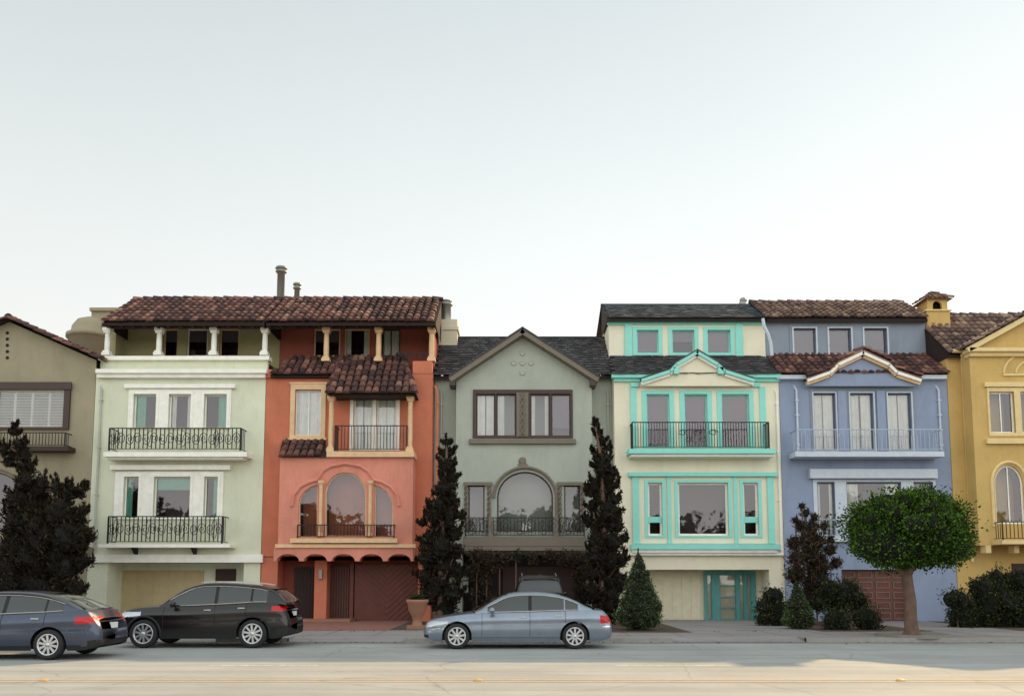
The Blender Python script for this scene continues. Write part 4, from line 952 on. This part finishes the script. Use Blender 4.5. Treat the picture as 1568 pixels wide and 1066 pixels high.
        tube(sm,[(x,sg*(surf(x,z0+.1)+.0),z0+.1) for x in np.linspace(min(wx)+ar,max(wx)-ar,12)],.006)
        hd=g.p('door_handles',M['chrome' if sp.get('chrome',True) else sp['paint']])
        for x in sp['handles']:
            z=belt(x)-.12; yy=surf(x,z)
            box(hd,x-.09,x+.09,min(sg*(yy-.02),sg*(yy+.03)),max(sg*(yy-.02),sg*(yy+.03)),z-.014,z+.014)
        mr=g.p('wing_mirrors',M[sp['paint']],True); mx=sp['mirror']; ico(mr,(mx,sg*(W+.07),belt(mx)+.07),(.08,.11,.075),3,.02,12,8); tube(g.p('mirror_stalks',M['black']),[(mx,sg*(W*.86),belt(mx)+.02),(mx,sg*(W+.02),belt(mx)+.05)],.02)
        if suv:
            rr=g.p('roof_rails',M['alloy']); tube(rr,[(x,sg*(wt*.93),roof(x)+.05) for x in np.linspace(xr_+.2,xf-.1,14)],.016)
            cd=g.p('cladding',M['black'])
            for w_ in wx: tube(cd,[(w_+(ar+.02)*math.cos(a),sg*(surf(w_+(ar)*math.cos(a),wr+(ar)*math.sin(a))+.004),wr+(ar+.02)*math.sin(a)) for a in np.linspace(-.15,math.pi+.15,20)],.03,5)
        for w_ in wx: wheel(g,w_,sg*(W-.115),wr,sg,sp.get('spokes',10))
    pl_=g.p('number_plate',M['plate']); zz=sp.get('platez',.75)
    box(pl_,-hL+xshift(-hL,zz)-.02,-hL+xshift(-hL,zz)+.03,-.16,.16,zz-.07,zz+.07)
    if suv: box(g.p('rear_spoiler',M[sp['paint']]),xr_-.14,xr_+.02,-wt*.85,wt*.85,roof(xr_)-.015,roof(xr_)+.015)
    g.done()
def wheel(g,x,y,r,sg,n):
    t=g.p('tyres',M['black'],True); w=.11
    lathe(t,[(r*.66,-w*sg),(r*.9,-w*sg),(r*.985,-w*.75*sg),(r,-w*.3*sg),(r,w*.3*sg),(r*.985,w*.75*sg),(r*.93,w*sg),(r*.7,w*.98*sg),(r*.66,w*.8*sg)],(x,y,r),32,'Y')
    a=g.p('rims',M['alloy'],True); lathe(a,[(r*.71,w*.99*sg),(r*.70,w*1.04*sg),(r*.63,w*1.0*sg),(r*.61,w*.5*sg),(r*.6,-.05*sg)],(x,y,r),32,'Y')
    lathe(g.p('wheel_recess_shade',M['black']),[(.001,w*.35*sg),(r*.62,w*.3*sg)],(x,y,r),24,'Y')  # black disc behind the spokes, shade of the wheel recess put into its colour
    lathe(a,[(.001,w*1.05*sg),(r*.1,w*1.02*sg),(r*.17,w*.8*sg),(r*.17,w*.4*sg)],(x,y,r),16,'Y')
    s=g.p('spokes',M['alloy']); y1=y+w*.9*sg; y0=y+w*.55*sg
    for k in range(n):
        t_=2*math.pi*k/n+.2; c,sn=math.cos(t_),math.sin(t_); vs=[]
        for rr,hw in ((r*.12,.022),(r*.64,.027 if n>7 else .04)):
            for o in (-hw,hw):
                for yy in (y0,y1): vs.append((x+c*rr-sn*o,yy,r+sn*rr+c*o))
        s.add(vs,[(0,1,3,2),(4,6,7,5),(0,4,5,1),(2,3,7,6),(1,5,7,3),(0,2,6,4)])
def mf_sil(x,y,z,h):
    if z<.30 and y>.2 and abs(x)<h-.3: return 0
    if x>h-.62 and x<h-.10 and .56<z<.70 and y>.35: return 3
    if x>h-.13 and .40<z<.66 and y<.26: return 2
    if x>h-.16 and .28<z<.36: return 2
    if x<-h+.34 and .66<z<.84 and y>.45: return 4
    if x<-h+.9 and .565<z<.585 : return 5
    if x>h-.7 and .50<z<.52: return 5
    return 0
silver=dict(L=4.88,W=.91,z0=.19,wr=.325,wheels=(-1.46,1.56),paint='silver',
 belt=[(-2.44,.80),(-2.38,.90),(-2.2,.955),(-1.8,.975),(-1.2,.965),(0,.93),(.8,.91),(1.0,.90),(1.5,.85),(2.0,.77),(2.25,.70),(2.38,.62),(2.44,.52)],
 roof=[(-1.98,.975),(-1.7,1.09),(-1.4,1.24),(-1.1,1.35),(-.7,1.415),(-.35,1.43),(0,1.415),(.3,1.36),(.6,1.20),(.95,1.0),(1.12,.92)],
 xc=1.10,xf=.28,xr=-1.12,xt=-1.95,wt=.60,side=[(-1.55,-1.22,1),(-1.22,-1.19,0),(-1.19,-.36,1),(-.36,-.27,2),(-.27,.78,1)],
 seams=(.92,-.31,-1.22),handles=(-.12,-1.05),mirror=.66,matfn=mf_sil,spokes=9,platez=.62)
car('silver_saloon_car',(.15,22.85,.004),math.pi,silver)
def mf_suv(x,y,z,h):
    if z<.36: return 2
    if x>h-.75 and x<h-.06 and .80<z<.93 and y>.45: return 3
    if x>h-.12 and .5<z<.9 and y<.5: return 2
    if x<-h+.46 and .95<z<1.08 and y>.30: return 4
    if x<-h+.06 and .93<z<.99: return 5
    if x<-h+.3 and z<.52: return 2
    return 0
suvd=dict(L=4.62,W=.955,z0=.24,wr=.37,wheels=(-1.38,1.45),paint='blackp',suv=True,blackframe=True,
 belt=[(-2.31,1.0),(-2.25,1.10),(-2.0,1.16),(-1.5,1.17),(-.8,1.13),(0,1.09),(.8,1.06),(1.0,1.055),(1.5,1.03),(1.9,.97),(2.14,.89),(2.26,.78),(2.31,.68)],
 roof=[(-2.2,1.15),(-2.08,1.26),(-1.9,1.42),(-1.72,1.52),(-1.4,1.59),(-.9,1.64),(-.4,1.66),(-.05,1.655),(.25,1.60),(.5,1.48),(.8,1.28),(1.04,1.11),(1.12,1.055)],
 xc=1.11,xf=.20,xr=-1.72,xt=-2.19,wt=.64,side=[(-1.70,-1.33,1),(-1.33,-1.27,2),(-1.27,-.42,1),(-.42,-.33,2),(-.33,.82,1)],
 seams=(.95,-.38,-1.2),handles=(-.2,-1.08),mirror=.68,matfn=mf_suv,spokes=10,platez=.85)
car('black_suv',(-8.12,23.2,.004),math.pi,suvd)
s2=dict(suvd); s2['roof']=[(a,b*1.1 if b>1.3 else b) for a,b in suvd['roof']]
car('black_suv.001',(SX(826,900,29.5),31.2,GZ+.004),math.pi/2,s2)
def mf_gr(x,y,z,h):
    if z<.30: return 2
    if x<-h+.50 and .80<z<.94 and y>.38: return 4
    if x<-h+.06 and .84<z<.88 and y<=.38: return 5
    if x<-h+.25 and z<.42: return 2
    if x>h-.6 and .62<z<.76 and y>.4: return 3
    return 0
grey=dict(L=4.85,W=.915,z0=.2,wr=.335,wheels=(-1.36,1.46),paint='greyp',blackframe=True,
 belt=[(-2.42,.86),(-2.36,1.0),(-2.2,1.06),(-1.8,1.06),(-1.2,1.03),(0,.98),(.8,.95),(1.2,.93),(1.8,.84),(2.2,.72),(2.42,.55)],
 roof=[(-2.1,1.06),(-1.8,1.17),(-1.4,1.33),(-1.0,1.43),(-.5,1.475),(-.1,1.48),(.3,1.43),(.7,1.24),(1.2,1.0),(1.35,.94)],
 xc=1.33,xf=.38,xr=-1.05,xt=-2.07,wt=.60,side=[(-1.62,-1.24,1),(-1.24,-1.19,2),(-1.19,-.34,1),(-.34,-.25,2),(-.25,.95,1)],
 seams=(1.0,-.29,-1.25),handles=(-.1,-1.05),mirror=.8,matfn=mf_gr,spokes=10,platez=.72)
car('grey_saloon_car',(-10.24-1.36,19.85,.004),math.pi,grey)

# ================================================================== ground
def sheet(name,pts,z,mat):
    me=bpy.data.meshes.new(name); me.from_pydata([(a,b,z) for a,b in pts],[],[tuple(range(len(pts)))]); me.materials.append(mat)
    o=bpy.data.objects.new(name,me); bpy.context.collection.objects.link(o); return o
def roadmat(name,col,crk=True):
    m,nt,b=newmat(name); v=texco(nt)
    c=ramp(nt,noise(nt,v,.35,6,.65),[(.3,mulc(col,.84)),(.7,mulc(col,1.10))])
    vs=texco(nt,(.06,1.3,1)); c=mix(nt,.8,c,ramp(nt,noise(nt,vs,1.4,4,.6),[(.35,(.74,.75,.77,1)),(.65,(1,1,1,1))]),'MULTIPLY')
    c=mix(nt,.4,c,ramp(nt,noise(nt,texco(nt,(1,1.6,1)),1.1,5,.7),[(.30,(.6,.6,.6,1)),(.42,(1,1,1,1))]),'MULTIPLY')
    fine=noise(nt,v,45,3,.8); c=mix(nt,.6,c,ramp(nt,fine,[(.3,(.7,.7,.7,1)),(.7,(1,1,1,1))]),'MULTIPLY')
    if crk:
        vo=N(nt,'ShaderNodeTexVoronoi',feature='DISTANCE_TO_EDGE'); vo.inputs['Scale'].default_value=.32
        wv=N(nt,'ShaderNodeTexNoise'); wv.inputs['Scale'].default_value=1.2; nt.links.new(v,wv.inputs['Vector'])
        nt.links.new(mix(nt,.25,v,wv.outputs['Color']),vo.inputs['Vector'])
        c=mix(nt,.35,c,ramp(nt,vo.outputs['Distance'],[(.0,(.35,.33,.32,1)),(.006,(1,1,1,1))]),'MULTIPLY')
    nt.links.new(c,b.inputs['Base Color']); b.inputs['Roughness'].default_value=.85; b.inputs['Specular IOR Level'].default_value=.3; bump(nt,b,fine,.4,.01); return m
road=roadmat('road_asphalt',(.42,.43,.41,1)); conc=roadmat('concrete_paving',(.35,.32,.31,1)); 
grass=paint('park_grass',C(90,104,60),1,var=.25)
m,nt,b=newmat('brick_paving'); br=N(nt,'ShaderNodeTexBrick'); br.inputs['Scale'].default_value=4; br.inputs['Color1'].default_value=C(160,104,90); br.inputs['Color2'].default_value=C(128,84,74); br.inputs['Mortar'].default_value=C(110,95,85)
nt.links.new(texco(nt),br.inputs['Vector']); nt.links.new(br.outputs['Color'],b.inputs['Base Color']); b.inputs['Roughness'].default_value=.9; brick=m
def worn(name,col,under):
    m,nt,b=newmat(name); v=texco(nt,(1,2.5,1)); f=noise(nt,v,5,6,.8)
    c=mix(nt,ramp(nt,f,[(.42,(0,0,0,1)),(.6,(1,1,1,1))]),under,col); nt.links.new(c,b.inputs['Base Color']); b.inputs['Roughness'].default_value=.85; return m
ypaint=worn('yellow_road_paint',C(220,170,100),(.34,.34,.31,1)); wpaint=worn('white_road_paint',C(225,225,220),(.32,.34,.33,1))
studm=paint('reflector_stud',C(200,162,104),.6)
sheet('ground',[(-600,-600),(600,-600),(600,600),(-600,600)],-.01,grass)
KY=24.35
sheet('road',[(-200,1.5),(200,1.5),(200,KY),(-200,KY)],0,road)
g=Group('pavement',(0,KY,0)); dr=[(SX(440,980,KY),SX(620,980,KY)),(SX(715,985,KY),SX(905,985,KY)),(SX(1030,985,KY),SX(1235,985,KY)),(SX(150,985,KY)-1,SX(330,985,KY)),(15.2,19)]
dr=sorted(dr); xs=[-60]; 
for a,b2 in dr: xs+=[a,b2]
xs.append(60); pv=g.p('slabs',conc); kb=g.p('kerb',paint('kerb_concrete',C(150,146,140),.8,var=.12))
quad(pv,(-60,KY+.9,.12),(60,KY+.9,.12),(60,60,.12),(-60,60,.12))
for i in range(len(xs)-1):
    a,b2=xs[i],xs[i+1]
    if i%2==0: box(kb,a,b2,KY,KY+.16,-.05,.124); quad(pv,(a,KY+.16,.12),(b2,KY+.16,.12),(b2,KY+.9,.12),(a,KY+.9,.12))
    else:
        quad(pv,(a,KY,.012),(b2,KY,.012),(b2,KY+.9,.12),(a,KY+.9,.12))
        for q in (a,b2): pv.add([(q,KY,0),(q,KY+.9,0),(q,KY+.9,.12),(q,KY,.12)],[(0,1,2,3)])
j=g.p('joints',paint('paving_joint',C(80,76,72),.9))  # dark strips for the joints between paving slabs
for i in range(44): x=-33+i*1.52; box(j,x,x+.018,KY+.92,28,.118,.1225)
box(j,-60,60,28,28.02,.118,.1225); g.done()
sheet('gutter_pan',[(-60,KY-.45),(60,KY-.45),(60,KY-.002),(-60,KY-.002)],.004,roadmat('gutter_concrete',(.30,.29,.28,1),False))
sheet('brick_driveway',[(B12+.6,28.05),(B23-.9,28.05),(B23-.9,36),(B12+.6,36)],.1245,brick)
for nm,a,b2,ya in (('planting_bed',B23-.85,B23+1.3,28.3),('planting_bed.001',B34-1.2,B34+1.5,27),('planting_bed.002',B45-1,B45+2.6,27.5),('planting_bed.003',B56-1.3,B56+9,27.5),('planting_bed.004',B01-3.5,B01+.2,28.3)):
    sheet(nm,[(a,ya),(b2,ya),(b2,Y+.6),(a,Y+.6)],.1265,M['soil'])
# fallen leaves along the gutter and beds
n=260; lx=rng.uniform(-14,16,n); ly=np.where(rng.random(n)<.6,KY-.05-rng.exponential(.14,n),rng.uniform(27.2,28.2,n)); lz=np.where(ly<KY,.012,.132)
g=Group('fallen_leaves',(0,KY,0)); cc=np.stack([lx,ly,lz],1); dd=rng.normal(size=(n,3)); dd[:,2]*=.15; g.extra.append((leafobj(cc,dd,.06*(.5+rng.random(n)),.035*(.5+rng.random(n)),M['leaf_r'],'leaves'),'leaves')); g.done()
tcx=SX(1397,978,25.3)
g=Group('tree_kerb_bed',(tcx,25.3,0)); lathe(g.p('rim',paint('bed_stone',C(130,125,118),.9)),[(.001,.16),(.75,.16),(.95,.2),(1.02,.2),(1.02,.1)],(tcx,25.3,0),24); g.done()
for i,(a,b2) in enumerate(((320,488),(940,1120))):
    x0_,x1_=SX(a,1016,17.8),SX(b2,1016,17.8); sheet('lane_dash' if i==0 else 'lane_dash.001',[(x0_,17.75),(x1_,17.75),(x1_,17.87),(x0_,17.87)],.004,wpaint)
for i,k in enumerate((-2,2)):
    x0_=-6.3+k*8.55; sheet('lane_dash.%03d'%(i+2),[(x0_,17.75),(x0_+2.3,17.75),(x0_+2.3,17.87),(x0_,17.87)],.004,wpaint)
sheet('centre_line',[(-80,14.9),(80,14.9),(80,15.0),(-80,15.0)],.004,ypaint); sheet('centre_line.001',[(-80,15.2),(80,15.2),(80,15.3),(-80,15.3)],.004,ypaint)
g=Group('road_reflectors',(0,15.1,0)); q=g.p('studs',studm)
for x in (-8.2,-.6,6.8): lathe(q,[(.08,0),(.075,.02),(.04,.035),(.001,.037)],(x,15.1,.004),10)
g.done()
g=Group('promenade_path',(0,0,0)); box(g.p('slab',conc),-100,100,-4,1.5,-.05,.12); g.done()

# ================================================================== light
AZ=math.radians(36); EL=math.radians(32)
s=V((math.sin(AZ)*math.cos(EL),math.cos(AZ)*math.cos(EL),math.sin(EL)))
ld=bpy.data.lights.new('sun','SUN'); ld.energy=5.0; ld.angle=math.radians(.6); ld.color=(1,.70,.38)
lo=bpy.data.objects.new('sun',ld); bpy.context.collection.objects.link(lo); lo.rotation_euler=s.to_track_quat('Z','Y').to_euler(); lo.location=s*100
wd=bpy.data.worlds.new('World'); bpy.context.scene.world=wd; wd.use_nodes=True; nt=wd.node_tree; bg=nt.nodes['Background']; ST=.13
sk=N(nt,'ShaderNodeTexSky',sky_type='NISHITA'); sk.sun_disc=False; sk.sun_elevation=EL; sk.sun_rotation=AZ; sk.air_density=1.0; sk.dust_density=.6; sk.ozone_density=1.0
hs=N(nt,'ShaderNodeHueSaturation'); hs.inputs['Saturation'].default_value=.5; hs.inputs['Value'].default_value=.08; nt.links.new(sk.outputs[0],hs.inputs['Color'])
# high thin haze: pale at the horizon, greyer at mid height, extra brightness added behind the camera to fill the facades
tc=N(nt,'ShaderNodeTexCoord'); sx=N(nt,'ShaderNodeSeparateXYZ'); nt.links.new(tc.outputs['Generated'],sx.inputs[0])
hz=ramp(nt,sx.outputs['Z'],[(0,(1.0,.97,.90,1)),(.16,(1.0,.99,.94,1)),(.34,(.88,.92,.90,1)),(.58,(.66,.72,.73,1)),(.85,(.60,.64,.64,1))])
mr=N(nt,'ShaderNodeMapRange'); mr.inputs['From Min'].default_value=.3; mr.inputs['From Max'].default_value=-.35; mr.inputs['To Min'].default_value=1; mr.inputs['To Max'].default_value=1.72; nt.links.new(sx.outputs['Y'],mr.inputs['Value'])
mx_=N(nt,'ShaderNodeMapRange'); mx_.inputs['From Min'].default_value=-.5; mx_.inputs['From Max'].default_value=.35; mx_.inputs['To Min'].default_value=.90; mx_.inputs['To Max'].default_value=1.04; nt.links.new(sx.outputs['X'],mx_.inputs['Value'])
cl_=N(nt,'ShaderNodeTexNoise'); cl_.inputs['Scale'].default_value=1.6; cl_.inputs['Detail'].default_value=4; nt.links.new(tc.outputs['Generated'],cl_.inputs['Vector'])
m2=N(nt,'ShaderNodeMapRange'); m2.inputs['To Min'].default_value=.94; m2.inputs['To Max'].default_value=1.06; nt.links.new(cl_.outputs['Fac'],m2.inputs['Value'])
def MU(a,b):
    q=N(nt,'ShaderNodeMath',operation='MULTIPLY')
    for i,v in enumerate((a,b)):
        if isinstance(v,float): q.inputs[i].default_value=v
        else: nt.links.new(v,q.inputs[i])
    return q.outputs[0]
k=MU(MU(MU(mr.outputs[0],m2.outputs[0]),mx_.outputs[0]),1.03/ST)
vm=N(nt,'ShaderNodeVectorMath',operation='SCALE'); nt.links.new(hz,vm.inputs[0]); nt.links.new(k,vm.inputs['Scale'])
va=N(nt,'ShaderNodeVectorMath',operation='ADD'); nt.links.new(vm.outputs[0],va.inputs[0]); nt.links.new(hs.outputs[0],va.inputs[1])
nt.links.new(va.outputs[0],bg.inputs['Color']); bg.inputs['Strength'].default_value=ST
# ================================================================== camera
cd=bpy.data.cameras.new('camera'); cd.sensor_width=36; cd.lens=36*FPX/1568; cd.shift_y=(PPY-533)/1568; cd.clip_end=3000
co=bpy.data.objects.new('camera',cd); bpy.context.collection.objects.link(co); co.location=(0,0,CH); co.rotation_euler=(math.pi/2+TH,0,0)
bpy.context.scene.camera=co
vs_=bpy.context.scene.view_settings; vs_.view_transform='Standard'; vs_.look='None'; vs_.exposure=0
print('objects',len(bpy.data.objects),'polys',sum(len(m.polygons) for m in bpy.data.meshes))
